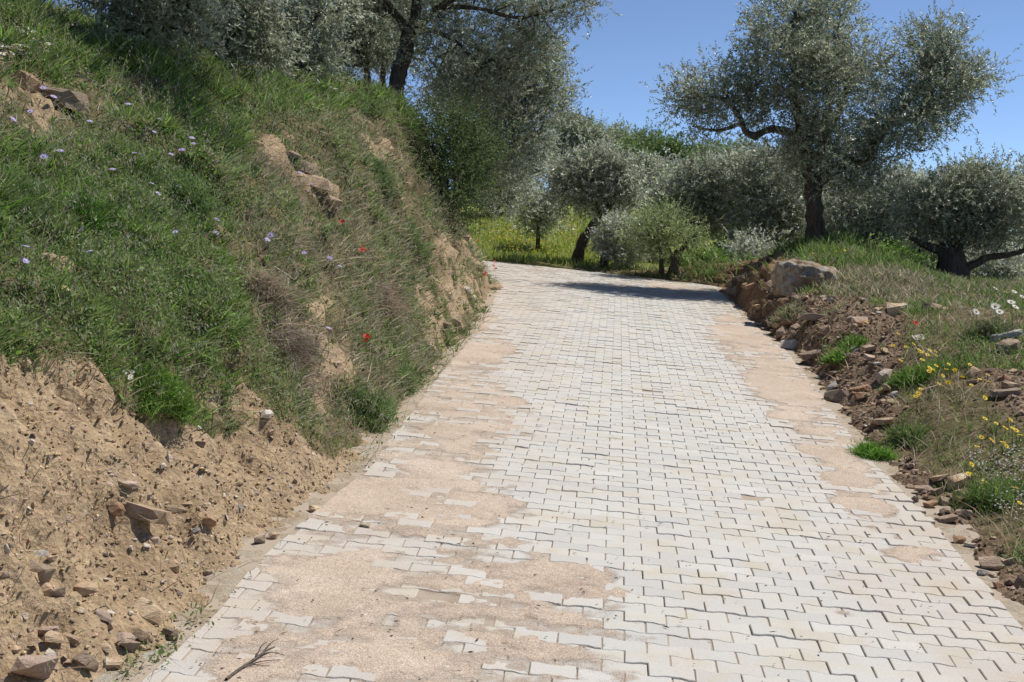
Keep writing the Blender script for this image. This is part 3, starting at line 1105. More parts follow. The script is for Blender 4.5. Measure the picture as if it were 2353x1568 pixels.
P, N, f = SR.pick(1900, vegR * edge_fade * np.clip(fbm(SR.c, 1.3, 3, .6, 701) + .1, .02, 1) * (9 / SR.dist) ** 1.3 * (~inmead))
V, q, c = leafmound(P, N, 17, .05 + .09 * rng.random(len(P)), .04 + .1 * rng.random(len(P)), .026, .011, LUSH + GREEN)
tag(add('herbs', make_mesh('herbs', V, [q], M_HERB, {'tint': c})), 'leafy green weeds on the rubble verge', 'herbs', kind='stuff')
# meadow and hill grass: fewer, broader blades
P, N, f = SR.pick(40000, inmead * (SR.c[:, 1] < 75) * np.where((SR.px > 1080) & (SR.px < 1450) & (SR.c[:, 1] < 42), 6.0, 1.0) * (30 / SR.dist) ** 1.6 * np.clip(1 - SR.dirt, .1, 1))
n = len(P)
front = SR.dist[f] < 46
hh = np.where(front, .07 + .11 * rng.random(n), .12 + .15 * rng.random(n))
ww = .02 * np.clip(SR.dist[f] / 30, .9, 3) * (.6 + .8 * rng.random(n))
c = palette(n, [(.29, .37, .07), (.35, .43, .09), (.40, .43, .12), (.25, .33, .07), (.47, .45, .18)], .16)
build_blades('grass', 'tall green meadow grass past the end of the paving', P, N, hh, ww, c, lean=.3, droop=.3)
mz = inpoly(SR.px, SR.py, [(1105, 505), (1180, 488), (1330, 480), (1400, 500), (1400, 560), (1300, 598), (1130, 602)]) * inmead
P, N, f = SR.pick(6500, np.maximum(mz * np.clip(.12 + fbm(SR.c * np.array([1, .5, 1]), .8, 3, .6, 801), 0.02, 1), .0) + 1e-9)
n = len(P)
P = P + np.array([0, 0, 1]) * (.1 + .12 * rng.random((n, 1)))
V, q, c = diamonds(P - np.array([.02, 0, 0]), np.tile([[1., 0, 0.1]], (n, 1)), norm(np.array([0, -.5, .8]) + rng.normal(0, .4, (n, 3))), .055, .05, palette(n, [(.72, .56, .03), (.66, .5, .04), (.75, .62, .10), (.7, .7, .5)], .1))
tag(add('meadow_flowers', make_mesh('meadow_flowers', V, [q], M_HERB, {'tint': c})), 'haze of small yellow flowers through the meadow grass', 'flowers', kind='stuff')

# ------------------------------------------------------------------ stones
def stone_variant(seed, flat=.55, n=15, sub=1, rough=.05):
    r = np.random.default_rng(seed)
    bm = bmesh.new()
    pts = r.normal(0, 1, (n, 3))
    pts /= np.abs(pts).max(1, keepdims=True) ** .75 * np.linalg.norm(pts, axis=1, keepdims=True) ** .25
    pts *= np.array([.5, .36 + .1 * r.random(), .5 * flat]) * (.8 + .25 * r.random((n, 1)))
    for p in pts:
        bm.verts.new(p)
    g = bmesh.ops.convex_hull(bm, input=bm.verts)
    bmesh.ops.delete(bm, geom=[v for v in bm.verts if not v.link_faces], context='VERTS')
    if sub:
        bmesh.ops.subdivide_edges(bm, edges=bm.edges[:], cuts=sub, use_grid_fill=True)
        bmesh.ops.triangulate(bm, faces=bm.faces[:])
    co = np.array([v.co for v in bm.verts])
    dsp = fbm(co, 3.5, 3, .6, seed) * rough
    for v, d in zip(bm.verts, dsp):
        v.co *= 1 + d * 1.6
    bmesh.ops.recalc_face_normals(bm, faces=bm.faces)
    me = bpy.data.meshes.new('stone')
    bm.to_mesh(me)
    bm.free()
    return me


STONE_SHAPES = [stone_variant(s, f) for s, f in ((1, .6), (2, .45), (3, .75), (4, .35), (5, .55), (6, .65), (7, .4), (8, .85), (9, .5), (10, .3))]
def slab_variant(seed, th):
    r = np.random.default_rng(seed)
    bm = bmesh.new()
    for x in (-.5, .5):
        for y in (-.3, .3):
            for z in (-.5, .5):
                bm.verts.new((x * r.uniform(.7, 1.05), y * r.uniform(.7, 1.2), z * th * r.uniform(.75, 1.1)))
    for k in range(5):
        bm.verts.new((r.uniform(-.4, .4), r.choice([-1, 1]) * r.uniform(.28, .4), r.uniform(-.5, .5) * th))
    bmesh.ops.convex_hull(bm, input=bm.verts)
    bmesh.ops.delete(bm, geom=[v for v in bm.verts if not v.link_faces], context='VERTS')
    bmesh.ops.subdivide_edges(bm, edges=bm.edges[:], cuts=1, use_grid_fill=True)
    bmesh.ops.triangulate(bm, faces=bm.faces[:])
    for v in bm.verts:
        v.co += Vector(r.normal(0, .013, 3))
    me = bpy.data.meshes.new('stone')
    bm.to_mesh(me)
    bm.free()
    return me


STONE_SHAPES[9] = slab_variant(5, .22)
STONE_SHAPES[3] = slab_variant(8, .3)
STONE_SHAPES[6] = slab_variant(11, .4)
STONE_FLAT = [3, 9, 6, 1]
_shape_cache = {}


def stone_mesh(i, mat):
    if (i, mat) not in _shape_cache:
        me = STONE_SHAPES[i].copy()
        me.materials.clear()
        me.materials.append(M_STONE[mat])
        _shape_cache[(i, mat)] = me
    return _shape_cache[(i, mat)]


def place_stone(P, N, size, mat, shape=None, flat=1.0, sink=.18, name='stone', turn=None, tilt=.35):
    i = random.randrange(len(STONE_SHAPES)) if shape is None else shape
    o = add(name, stone_mesh(i, mat))
    k_ = .15 if i in (3, 9, 6) else .55
    n = Vector(N) * k_ + Vector((0, 0, 1 - k_))
    n = (n + Vector((random.gauss(0, tilt * .5), random.gauss(0, tilt * .5), 0))).normalized()
    rot = Vector((0, 0, 1)).rotation_difference(n).to_matrix() @ Matrix.Rotation(random.uniform(0, 6.28) if turn is None else turn, 3, 'Z')
    sc = Matrix.Diagonal((size, size * random.uniform(.8, 1.15), size * flat * random.uniform(.8, 1.1)))
    hgt = size * flat * .25
    o.matrix_world = Matrix.Translation(Vector(P) + n * (hgt * (1 - 2 * sink))) @ (rot @ sc).to_4x4()
    return o


# the stones one can point at: photo position, width there, stone kind, label
STONES = [
    (320, 1163, 140, 'tan', 9, 'long flat tan slab jutting from the bare earth face'),
    (341, 1234, 52, 'purple', 3, 'pinkish triangular flat stone below the long tan slab'),
    (297, 1109, 44, 'purple', 3, 'pale flat stone set in the earth above the long tan slab'),
    (267, 1173, 38, 'rust', 0, 'orange brown stone at the end of the long tan slab'),
    (398, 1170, 52, 'brown', 6, 'dark brown split stone beside the long tan slab'),
    (480, 1204, 32, 'rust', 7, 'upright rust streaked stone in the loose earth'),
    (451, 1222, 20, 'grey', 2, 'small smooth grey cobble in the loose earth'),
    (243, 1231, 13, 'pale', 2, 'tiny round white pebble on the bare earth'),
    (338, 1256, 18, 'pale', 4, 'white crumbly pebble under the pinkish triangular stone'),
    (392, 1236, 15, 'pale', 8, 'thin white splinter of stone on the bare earth'),
    (95, 1278, 30, 'grey', 0, 'pale grey flat stone left of the earth face middle'),
    (120, 1289, 24, 'tan', 5, 'tan stone touching the pale grey flat stone'),
    (91, 1329, 62, 'brown', 7, 'tall jagged brown stone with a shadowed side'),
    (101, 1358, 40, 'tan', 0, 'tan stone at the foot of the tall jagged one'),
    (192, 1364, 62, 'tan', 1, 'notched flat tan stone lying on loose earth'),
    (138, 1369, 36, 'brown', 5, 'brown stone beside the notched flat tan stone'),
    (184, 1406, 24, 'quartz', 2, 'small bright yellow stone on loose earth'),
    (236, 1420, 48, 'purple', 4, 'flat pinkish stone casting a shadow, near the yellow one'),
    (339, 1416, 66, 'tan', 0, 'large tan rounded stone resting by the mortar edge'),
    (108, 1444, 54, 'purple', 3, 'purplish flat stone half sunk in earth'),
    (125, 1471, 50, 'tan', 4, 'long tan stone below the purplish flat stone'),
    (162, 1467, 42, 'tan', 6, 'bent tan stone among the rubble at the slope foot'),
    (285, 1474, 48, 'purple', 1, 'flat grey pink stone leaning on the pile by the mortar edge'),
    (326, 1465, 38, 'tan', 2, 'upright tan stone in the pile by the mortar edge'),
    (297, 1493, 48, 'brown', 5, 'brown stone with dark hollow under it by the mortar edge'),
    (326, 1490, 22, 'tan', 8, 'small tan stone in front of the pile by the mortar edge'),
    (240, 1491, 32, 'tan', 0, 'square tan stone behind the biggest flat stone'),
    (250, 1521, 66, 'tan', 3, 'wide flat tan stone with a dark overhang'),
    (194, 1530, 54, 'brown', 2, 'rough brown stone with black shadow below'),
    (84, 1552, 100, 'purple', 5, 'biggest pinkish brown stone in the near lower corner'),
    (34, 1494, 26, 'tan', 1, 'small tan stone at the picture edge near the corner'),
    (116, 1508, 30, 'pale', 4, 'pale stone just above the biggest pinkish stone'),
    (728, 1172, 34, 'quartz', 4, 'yellowish flat stone at the edge of the sand'),
    (601, 1246, 32, 'brown', 5, 'brown stone on the mortar edge strip'),
    (628, 1234, 26, 'tan', 1, 'tan flat stone touching the brown one on the mortar strip'),
    (550, 1167, 17, 'grey', 2, 'grey pebble high on the earth talus'),
    (390, 1450, 32, 'brown', 6, 'thin brown stone on the mortar strip edge'),
    (478, 1319, 21, 'brown', 7, 'dark knob of stone by the mortar strip'),
    (840, 1210, 26, 'quartz', 0, 'lone yellowish stone lying on the sand of the road'),
    (612, 955, 30, 'pale', 1, 'pale flat stone under the dry grass clump'),
    (55, 835, 30, 'tan', 0, 'tan stone at the lip of the bare earth'),
    (150, 692, 56, 'tan', 5, 'pale rock ledge showing through the green bank'),
    (105, 600, 46, 'tan', 1, 'tan rock in the bare patch of the bank'),
    (130, 216, 120, 'brown', 3, 'dark slab overhanging the scarp high on the bank'),
    (62, 200, 66, 'rust', 2, 'reddish rock in the scarp high on the bank'),
    (700, 398, 50, 'brown', 2, 'dark rock in the outcrop halfway up the bank'),
    (735, 432, 50, 'tan', 0, 'rounded pale rock in the outcrop halfway up the bank'),
    (765, 474, 40, 'tan', 5, 'lowest rock of the outcrop halfway up the bank'),
    (672, 362, 36, 'brown', 1, 'highest rock of the outcrop halfway up the bank'),
    (1088, 690, 34, 'quartz', 4, 'white quartz stone low in the bank cutting'),
    (1072, 668, 22, 'pale', 0, 'pale stone just above the white quartz stone'),
    (1042, 745, 28, 'brown', 7, 'dark upright stone at the foot of the bank cutting'),
    (1024, 752, 24, 'brown', 5, 'brown stone beside the dark upright one'),
    (985, 800, 34, 'tan', 1, 'tan rock bulging from the foot of the bank'),
    (1140, 665, 30, 'tan', 0, 'orange tan stones of the bank where the road bends'),
    (1818, 799, 40, 'pale', 0, 'pale rounded stone sitting at the paving edge'),
    (1865, 822, 46, 'brown', 3, 'brown wedge stone behind the mortar strip'),
    (1801, 772, 36, 'brown', 5, 'dark brown stone next to the pale rounded one'),
    (1828, 758, 28, 'brown', 2, 'blocky brown stone on the rubble face'),
    (1868, 738, 60, 'brown', 9, 'long layered brown slab high in the rubble'),
    (1820, 742, 44, 'rust', 9, 'layered rusty slab near the earth cutting'),
    (1898, 764, 28, 'brown', 7, 'pointed brown stone in the rubble'),
    (1982, 746, 42, 'purple', 0, 'purplish blocky stone on top of the rubble'),
    (2063, 722, 50, 'quartz', 7, 'orange and white quartz block on top of the rubble'),
    (2033, 868, 42, 'pale', 1, 'whitish flat stone in the rubble below the yellow daisies'),
    (2073, 888, 32, 'brown', 5, 'brown stone right below the whitish flat one'),
    (2046, 885, 22, 'grey', 4, 'grey stone below the whitish flat one'),
    (1976, 901, 44, 'rust', 3, 'reddish flat stone lying on another stone'),
    (1979, 916, 32, 'rust', 2, 'reddish stone carrying the flat one'),
    (1925, 919, 52, 'brown', 0, 'broad brown stone beside the mortar strip'),
    (1919, 894, 34, 'grey', 5, 'grey brown stone above the broad one at the mortar strip'),
    (2056, 911, 26, 'grey', 1, 'light grey stone in a cluster of three'),
    (2031, 923, 26, 'tan', 4, 'tan stone in a cluster of three'),
    (2051, 928, 24, 'tan', 0, 'lowest stone in a cluster of three'),
    (2029, 975, 46, 'tan', 3, 'flat tan stone tilted over a dark gap'),
    (2006, 983, 22, 'tan', 5, 'small tan stone propping the tilted flat one'),
    (2140, 898, 34, 'purple', 9, 'flat purplish slab below the daisies'),
    (2312, 780, 64, 'grey', 9, 'large grey slab at the far edge of the verge'),
    (2318, 806, 62, 'brown', 1, 'brown block under the large grey slab'),
    (2154, 713, 64, 'tan', 4, 'rounded tan ledge stone in the grass above the rubble'),
    (2301, 876, 34, 'tan', 8, 'leaning tan splinter near the large grey slab'),
    (2318, 891, 34, 'brown', 6, 'brown splinter beside the leaning tan one'),
    (2312, 910, 60, 'brown', 9, 'dark flat slab in the weeds at the picture edge'),
    (2113, 784, 32, 'pale', 0, 'pale stone in the rubble above the daisies'),
    (2204, 1114, 58, 'quartz', 1, 'white and orange quartz slab in the near verge'),
    (2123, 1130, 38, 'purple', 0, 'reddish grey stone in the near heap'),
    (2157, 1137, 32, 'brown', 5, 'brown stone in the middle of the near heap'),
    (2211, 1145, 42, 'tan', 2, 'tan stone under the white and orange slab'),
    (2103, 1151, 27, 'brown', 8, 'small brown stone at the road end of the near heap'),
    (2177, 1158, 38, 'brown', 4, 'lowest brown stone of the near heap'),
    (2137, 1163, 28, 'rust', 6, 'rusty stone at the foot of the near heap'),
    (2177, 1198, 42, 'brown', 9, 'flat brown slab sunk in the near verge'),
    (2204, 1245, 34, 'rust', 1, 'reddish stone beside the mortar strip close by'),
    (2229, 1256, 26, 'pale', 3, 'pale pointed stone next to the reddish one'),
    (2282, 1303, 54, 'purple', 0, 'rounded pinkish stone in the near corner grass'),
    (2256, 1320, 22, 'grey', 2, 'grey pebble by the rounded pinkish stone'),
    (2106, 1090, 26, 'brown', 5, 'brown stone above the near heap'),
    (1461, 594, 44, 'grey', 0, 'grey stone of the tumbled wall past the road bend'),
    (1436, 590, 34, 'grey', 5, 'end stone of the tumbled wall past the road bend'),
    (1490, 598, 38, 'brown', 1, 'brown stone of the tumbled wall past the road bend'),
    (1470, 580, 28, 'pale', 4, 'white topped stone on the tumbled wall'),
    (1262, 408, 36, 'grey', 3, 'rock on the far terrace edge'),
    (1225, 398, 30, 'grey', 0, 'second rock on the far terrace edge'),
    (1282, 414, 26, 'tan', 5, 'tan rock on the far terrace edge'),
    (1545, 487, 40, 'grey', 9, 'far flat stone of a terrace wall under the olives'),
    (1505, 488, 30, 'tan', 1, 'far tan stone of a terrace wall under the olives'),
]
for px, py, w, m, sh, lab in STONES:
    P, N = hit(px, py)
    if P is None:
        continue
    Z = P[1]
    size = w * Z / F * 1.12
    tag(place_stone(P, N, size, m, sh, turn=random.uniform(-.5, .5), sink=.62 if sh in (3, 9, 6) and px < 1150 else .22, tilt=.2), lab, 'stone')

# the grey boulder at the head of the rubble
def boulder():
    bm = bmesh.new()
    bmesh.ops.create_icosphere(bm, subdivisions=5, radius=1)
    co = np.array([v.co for v in bm.verts])
    s = np.sign(co) * np.abs(co) ** .78
    s *= np.array([.46, .40, .24])
    s[:, 2] += .10 * np.clip(s[:, 0] + .05, -1, 1) * (s[:, 2] > 0) * -1.2
    s = s * (1 + .24 * fbm(s, 3.2, 4, .6, 9)[:, None] + .05 * fbm(s, 11, 3, .6, 14)[:, None])
    cav = np.clip(1 - np.linalg.norm((s - np.array([-.06, -.30, .15])) / np.array([.16, .2, .07]), axis=1), 0, 1)
    s[:, 1] += .14 * cav
    cav = np.clip(1 - np.linalg.norm((s - np.array([.2, -.28, .1])) / np.array([.1, .2, .1]), axis=1), 0, 1)
    s[:, 1] += .08 * cav
    for v, p in zip(bm.verts, s):
        v.co = p
    me = bpy.data.meshes.new('boulder')
    bm.to_mesh(me)
    bm.free()
    for p in me.polygons:
        p.use_smooth = True
    me.materials.append(M_STONE['boulder'])
    return me


P, N = hit(1850, 668)
bo = tag(add('boulder', boulder(), None, Vector(P) + Vector((.05, .2, .1))), 'big weathered grey boulder with brown face above the rubble', 'boulder')
bo.scale = (1.05, 1, 1.2)

# loose stones of the verge and the earth face: a colour, a size and what lies nearest tell them apart
WORDS = {'tan': 'tan', 'rust': 'rusty', 'brown': 'brown', 'grey': 'grey', 'pale': 'pale', 'purple': 'pinkish'}


def strew(S, n, w, sizes, mats, place, marks, group, sink=.2):
    P, N, f = S.pick(n, w)
    for i in range(n):
        s = sizes[0] + (sizes[1] - sizes[0]) * random.random() ** 1.8
        m = random.choice(mats)
        sh = random.randrange(len(STONE_SHAPES))
        px, py = proj(P[i])
        mk = min(marks, key=lambda q: (q[0] - px) ** 2 + (q[1] - py) ** 2)[2]
        t = (s - sizes[0]) / (sizes[1] - sizes[0])
        lab = '%s %s %s stone %s, %s' % ('tiny' if t < .12 else 'small' if t < .4 else 'larger', 'flat' if sh in (3, 9, 6, 1) else 'blocky', WORDS[m], place, mk)
        tag(place_stone(P[i], N[i], s, m, sh, sink=sink), lab, 'stone', group)


dR = SR.T['d'][SR.T['q'][:, 0]]
nearR = (SR.c[:, 1] < 21.5) * (SR.px < 2400) * (SR.py < 1560)
marksR = [(1830, 770, 'near the pale rounded stone'), (1900, 740, 'near the layered slab'), (2040, 730, 'near the quartz block'), (1960, 830, 'halfway down the slope'), (2100, 840, 'near the yellow daisies'), (1930, 910, 'near the broad brown stone'), (2050, 930, 'near the cluster of three'), (2020, 990, 'near the tilted stone'), (2150, 1130, 'in the near heap'), (2200, 1240, 'near the pale pointed stone'), (2300, 1330, 'in the near corner')]
strew(SR, 120, SR.rub * nearR * (dR > .03) * (12 / SR.dist) ** .4, (.05, .17), ['brown', 'brown', 'rust', 'tan', 'tan', 'purple', 'grey'], 'in the verge', marksR, 'rubble stones on the verge')
strew(SR, 34, SR.rub * (SR.c[:, 1] > 18) * (SR.c[:, 1] < 27) * (SR.px < 1830), (.10, .32), ['rust', 'brown', 'tan'], 'in the earth cutting', [(1690, 650, 'below the tree mound'), (1780, 640, 'beside the boulder'), (1750, 700, 'at its foot')], 'rocks in the earth cutting')
nearL = (SL.c[:, 1] < 9.5) * (SL.px > -300)
marksL = [(320, 1160, 'near the long slab'), (100, 1330, 'near the jagged stone'), (190, 1400, 'near the yellow stone'), (300, 1480, 'near the pile'), (120, 1500, 'near the corner'), (480, 1220, 'high on the talus'), (600, 1130, 'far up the strip'), (150, 1050, 'under the grass lip')]
strew(SL, 42, SL.dirt * nearL * (1.3 - np.clip(SL.T['d'][SL.T['q'][:, 0]], 0, 1.1)), (.03, .08), ['tan', 'tan', 'purple', 'pale', 'brown'], 'on bare earth', marksL, 'small stones on the earth talus', .25)
strew(SL, 16, SL.dirt * (SL.c[:, 1] > 9.5) * (SL.c[:, 1] < 25), (.06, .16), ['tan', 'brown', 'rust'], 'bedded in the bank', [(1060, 680, 'in the cutting'), (730, 800, 'below the dry clump'), (680, 400, 'at the outcrop'), (100, 240, 'at the high scarp'), (900, 380, 'under the olive')], 'stones bedded in the bank')


def rubble(name, label, S, n, w, smin, smax, mats):
    P, N, f = S.pick(n, w)
    Vs_, Fs_, Fm_, off_ = [], [], [], 0
    tabs = []
    for me in [stone_variant(100 + k_, .4 + .05 * k_, 11, 0) for k_ in range(10)]:
        co = np.array([v.co for v in me.vertices])
        fc = np.array([tuple(p.vertices) for p in me.polygons])
        tabs.append((co, fc))
    for i in range(n):
        co, fc = tabs[i % len(tabs)]
        r = smin + (smax - smin) * rng.random() ** 1.6
        nn = Vector(N[i] * .5 + np.array([0, 0, .5]) + rng.normal(0, .3, 3)).normalized()
        m = np.array(Vector((0, 0, 1)).rotation_difference(nn).to_matrix() @ Matrix.Rotation(rng.random() * 6.28, 3, 'Z'))
        Vs_.append((co * r) @ m.T + P[i] + np.array(nn) * r * .12)
        Fs_.append(fc + off_)
        Fm_.append(np.full(len(fc), rng.integers(len(mats))))
        off_ += len(co)
    tag(add(name, make_mesh(name, np.concatenate(Vs_), [np.concatenate(Fs_)], [M_STONE[m] for m in mats], fmat=np.concatenate(Fm_))), label, 'rubble', kind='stuff')


rubble('rubble', 'small broken stones filling the verge between the larger ones', SR, 1500, SR.rub * nearR * (dR > -.08), .015, .07, ['brown', 'rust', 'tan', 'purple'])
rubble('rubble', 'stone chips scattered over the bare earth face', SL, 1100, SL.dirt * nearL, .010, .042, ['tan', 'tan', 'purple', 'pale'])

# gravel and crumbs of earth: nobody could count them
def gravel(name, label, S, n, w, smin, smax, cols):
    P, N, f = S.pick(n, w)
    r = smin + (smax - smin) * rng.random(n) ** 3
    oct_ = np.array([(1, 0, 0), (-1, 0, 0), (0, 1, 0), (0, -1, 0), (0, 0, 1), (0, 0, -1)], float)
    V = oct_[None] * (.6 + .8 * rng.random((n, 6, 1))) * r[:, None, None] * np.array([1, .8, .6])
    a = rng.random(n) * 6.28
    ca, sa = np.cos(a)[:, None], np.sin(a)[:, None]
    V = np.stack([V[..., 0] * ca - V[..., 1] * sa, V[..., 0] * sa + V[..., 1] * ca, V[..., 2]], -1)
    V = (V + P[:, None] + N[:, None] * (r * .25)[:, None, None]).reshape(-1, 3)
    fc = np.array([(0, 2, 4), (2, 1, 4), (1, 3, 4), (3, 0, 4), (2, 0, 5), (1, 2, 5), (3, 1, 5), (0, 3, 5)])
    fc = (np.arange(n)[:, None, None] * 6 + fc[None]).reshape(-1, 3)
    c = np.repeat(palette(n, cols, .2), 6, 0)
    tag(add(name, make_mesh(name, V, [fc], M_CRUMB, {'tint': c})), label, 'gravel', kind='stuff')


g = G('crumb')
M_CRUMB = g.done(g.attr('tint', True), .95, None, .1)
gravel('gravel', 'fine gravel and earth crumbs on the bare talus', SL, 5000, SL.dirt * nearL, .003, .016, [(.42, .31, .18), (.36, .26, .16), (.45, .35, .23), (.30, .21, .13)])
gravel('gravel', 'fine brown gravel in the rubble verge', SR, 4500, SR.rub * nearR, .006, .032, [(.22, .15, .10), (.29, .21, .14), (.36, .27, .2), (.17, .115, .08)])

# ------------------------------------------------------------------ trees
def tube(pts, rad, sides=7, seed=0, gnarl=.0):
    pts = np.asarray(pts, float)
    rad = np.asarray(rad, float)
    n = len(pts)
    T = norm(np.gradient(pts, axis=0))
    ref = np.array([.31, .87, .38])
    A = norm(np.cross(T, ref))
    B = np.cross(T, A)
    ang = np.arange(sides) * 2 * math.pi / sides
    ring = (A[:, None] * np.cos(ang)[None, :, None] + B[:, None] * np.sin(ang)[None, :, None])
    V = pts[:, None] + ring * rad[:, None, None]
    if gnarl:
        k = fbm(V.reshape(-1, 3) * np.array([1, 1, .45]), 7, 3, .6, seed).reshape(n, sides, 1)
        V = V + ring * rad[:, None, None] * k * gnarl
    V = V.reshape(-1, 3)
    i = np.arange(n - 1)[:, None] * sides
    s = np.arange(sides)[None]
    s2 = (s + 1) % sides
    q = np.stack([i + s, i + s2, i + s2 + sides, i + s + sides], -1).reshape(-1, 4)
    return V, q


def spline(pts, rad, m=5):
    pts = np.asarray(pts, float)
    n = len(pts)
    t = np.linspace(0, n - 1, (n - 1) * m + 1)
    i = np.clip(t.astype(int), 0, n - 2)
    f = (t - i)[:, None]
    p0, p1, p2, p3 = pts[np.maximum(i - 1, 0)], pts[i], pts[i + 1], pts[np.minimum(i + 2, n - 1)]
    P = .5 * (2 * p1 + (p2 - p0) * f + (2 * p0 - 5 * p1 + 4 * p2 - p3) * f ** 2 + (3 * p1 - p0 - 3 * p2 + p3) * f ** 3)
    return P, np.interp(t, np.arange(n), rad)


def wiggle(a, b, n, amt):
    t = np.linspace(0, 1, n)[:, None]
    P = a * (1 - t) + b * t
    L = np.linalg.norm(b - a)
    P[1:-1] += rng.normal(0, amt * L, (n - 2, 3))
    P += np.array([0, 0, 1]) * (np.sin(t * math.pi) * -.06 * L)
    return P


OLIVE_COLS = [(0.180, 0.205, 0.116), (0.228, 0.252, 0.154), (0.288, 0.310, 0.209), (0.396, 0.421, 0.314), (0.132, 0.158, 0.083), (0.504, 0.526, 0.413)]
OLIVE_W = [.22, .24, .2, .14, .12, .08]
SILVER_COLS = [(0.276, 0.298, 0.209), (0.348, 0.374, 0.275), (0.444, 0.468, 0.363), (0.540, 0.562, 0.451), (0.204, 0.228, 0.149)]
DARK_COLS = [(0.072, 0.111, 0.035), (0.096, 0.140, 0.046), (0.060, 0.094, 0.033), (0.144, 0.187, 0.077)]
BRIGHT_COLS = [(.11, .18, .05), (.14, .215, .06), (.17, .245, .075), (.125, .175, .065), (.20, .27, .10)]
GREYG_COLS = [(0.192, 0.240, 0.094), (0.234, 0.281, 0.121), (0.150, 0.193, 0.083), (0.300, 0.333, 0.165)]


def tri_leaves(P, D, Nn, L, W, colr):
    S = norm(np.cross(D, Nn))
    L, W = L[:, None], W[:, None]
    V = np.stack([P + S * W * .5, P - S * W * .5 + D * L * .25, P + D * L], 1).reshape(-1, 3)
    return V, np.arange(len(P) * 3).reshape(-1, 3), np.repeat(colr, 3, axis=0)


def foliage(lobes, ntw, nleaf, L, W, cols, wts=None, twig=.2, clumps=26, sig=.17, droop=.0, up=.25, tri=False):
    """lobes: (centre, radii, density). Leaves sit on short twigs gathered into clumps."""
    wl = np.array([d * r[0] * r[2] for c, r, d in lobes])
    wl = wl / wl.sum()
    Ps, Ds, Ts = [], [], []
    cent = []
    for (c, r, dn), w in zip(lobes, wl):
        m = max(6, int(ntw * w))
        k = max(3, int(m / clumps))
        u = norm(rng.normal(0, 1, (k, 3)))
        stray = np.where(rng.random((k, 1)) < .12, 1.22, .93)
        cc = c + u * r * (rng.random((k, 1)) ** .42) * stray
        cent.append(cc)
        j = rng.integers(0, k, m)
        sg = sig * (.6 + .8 * rng.random((k, 1)))[j]
        off = rng.normal(0, 1, (m, 3)) * sg * np.array([1, 1, .8])
        P = cc[j] + off
        out = norm((P - c) / r)
        D = norm(out * .55 + norm(off) * .5 + np.array([0, 0, up - droop]) + rng.normal(0, .45, (m, 3)))
        Ps.append(P)
        Ds.append(D)
        Ts.append(rng.normal(0, .15, k)[j])
    P, D = np.concatenate(Ps), np.concatenate(Ds)
    m = len(P)
    t = (np.arange(nleaf) + .5) / nleaf
    tl = twig * (.6 + .8 * rng.random((m, 1, 1)))
    B = P[:, None] + D[:, None] * tl * t[None, :, None]
    rp = rng.normal(0, 1, (m, nleaf, 3))
    ld = norm(D[:, None] * .75 + norm(rp) * .85)
    nl = norm(np.cross(ld, rng.normal(0, 1, (m, nleaf, 3))))
    tone = np.exp(rng.normal(0, .15, (m, 1, 1)) + np.concatenate(Ts)[:, None, None])
    c = palette(m * nleaf, cols, .14, wts) * np.broadcast_to(tone, (m, nleaf, 1)).reshape(-1, 1)
    n = m * nleaf
    V, q, cc = (tri_leaves if tri else diamonds)(B.reshape(-1, 3), ld.reshape(-1, 3), nl.reshape(-1, 3), L * (.65 + .6 * rng.random(n)), W * (.7 + .5 * rng.random(n)), c)
    return V, q, cc, np.concatenate(cent), (P, D, tl[:, 0, 0])


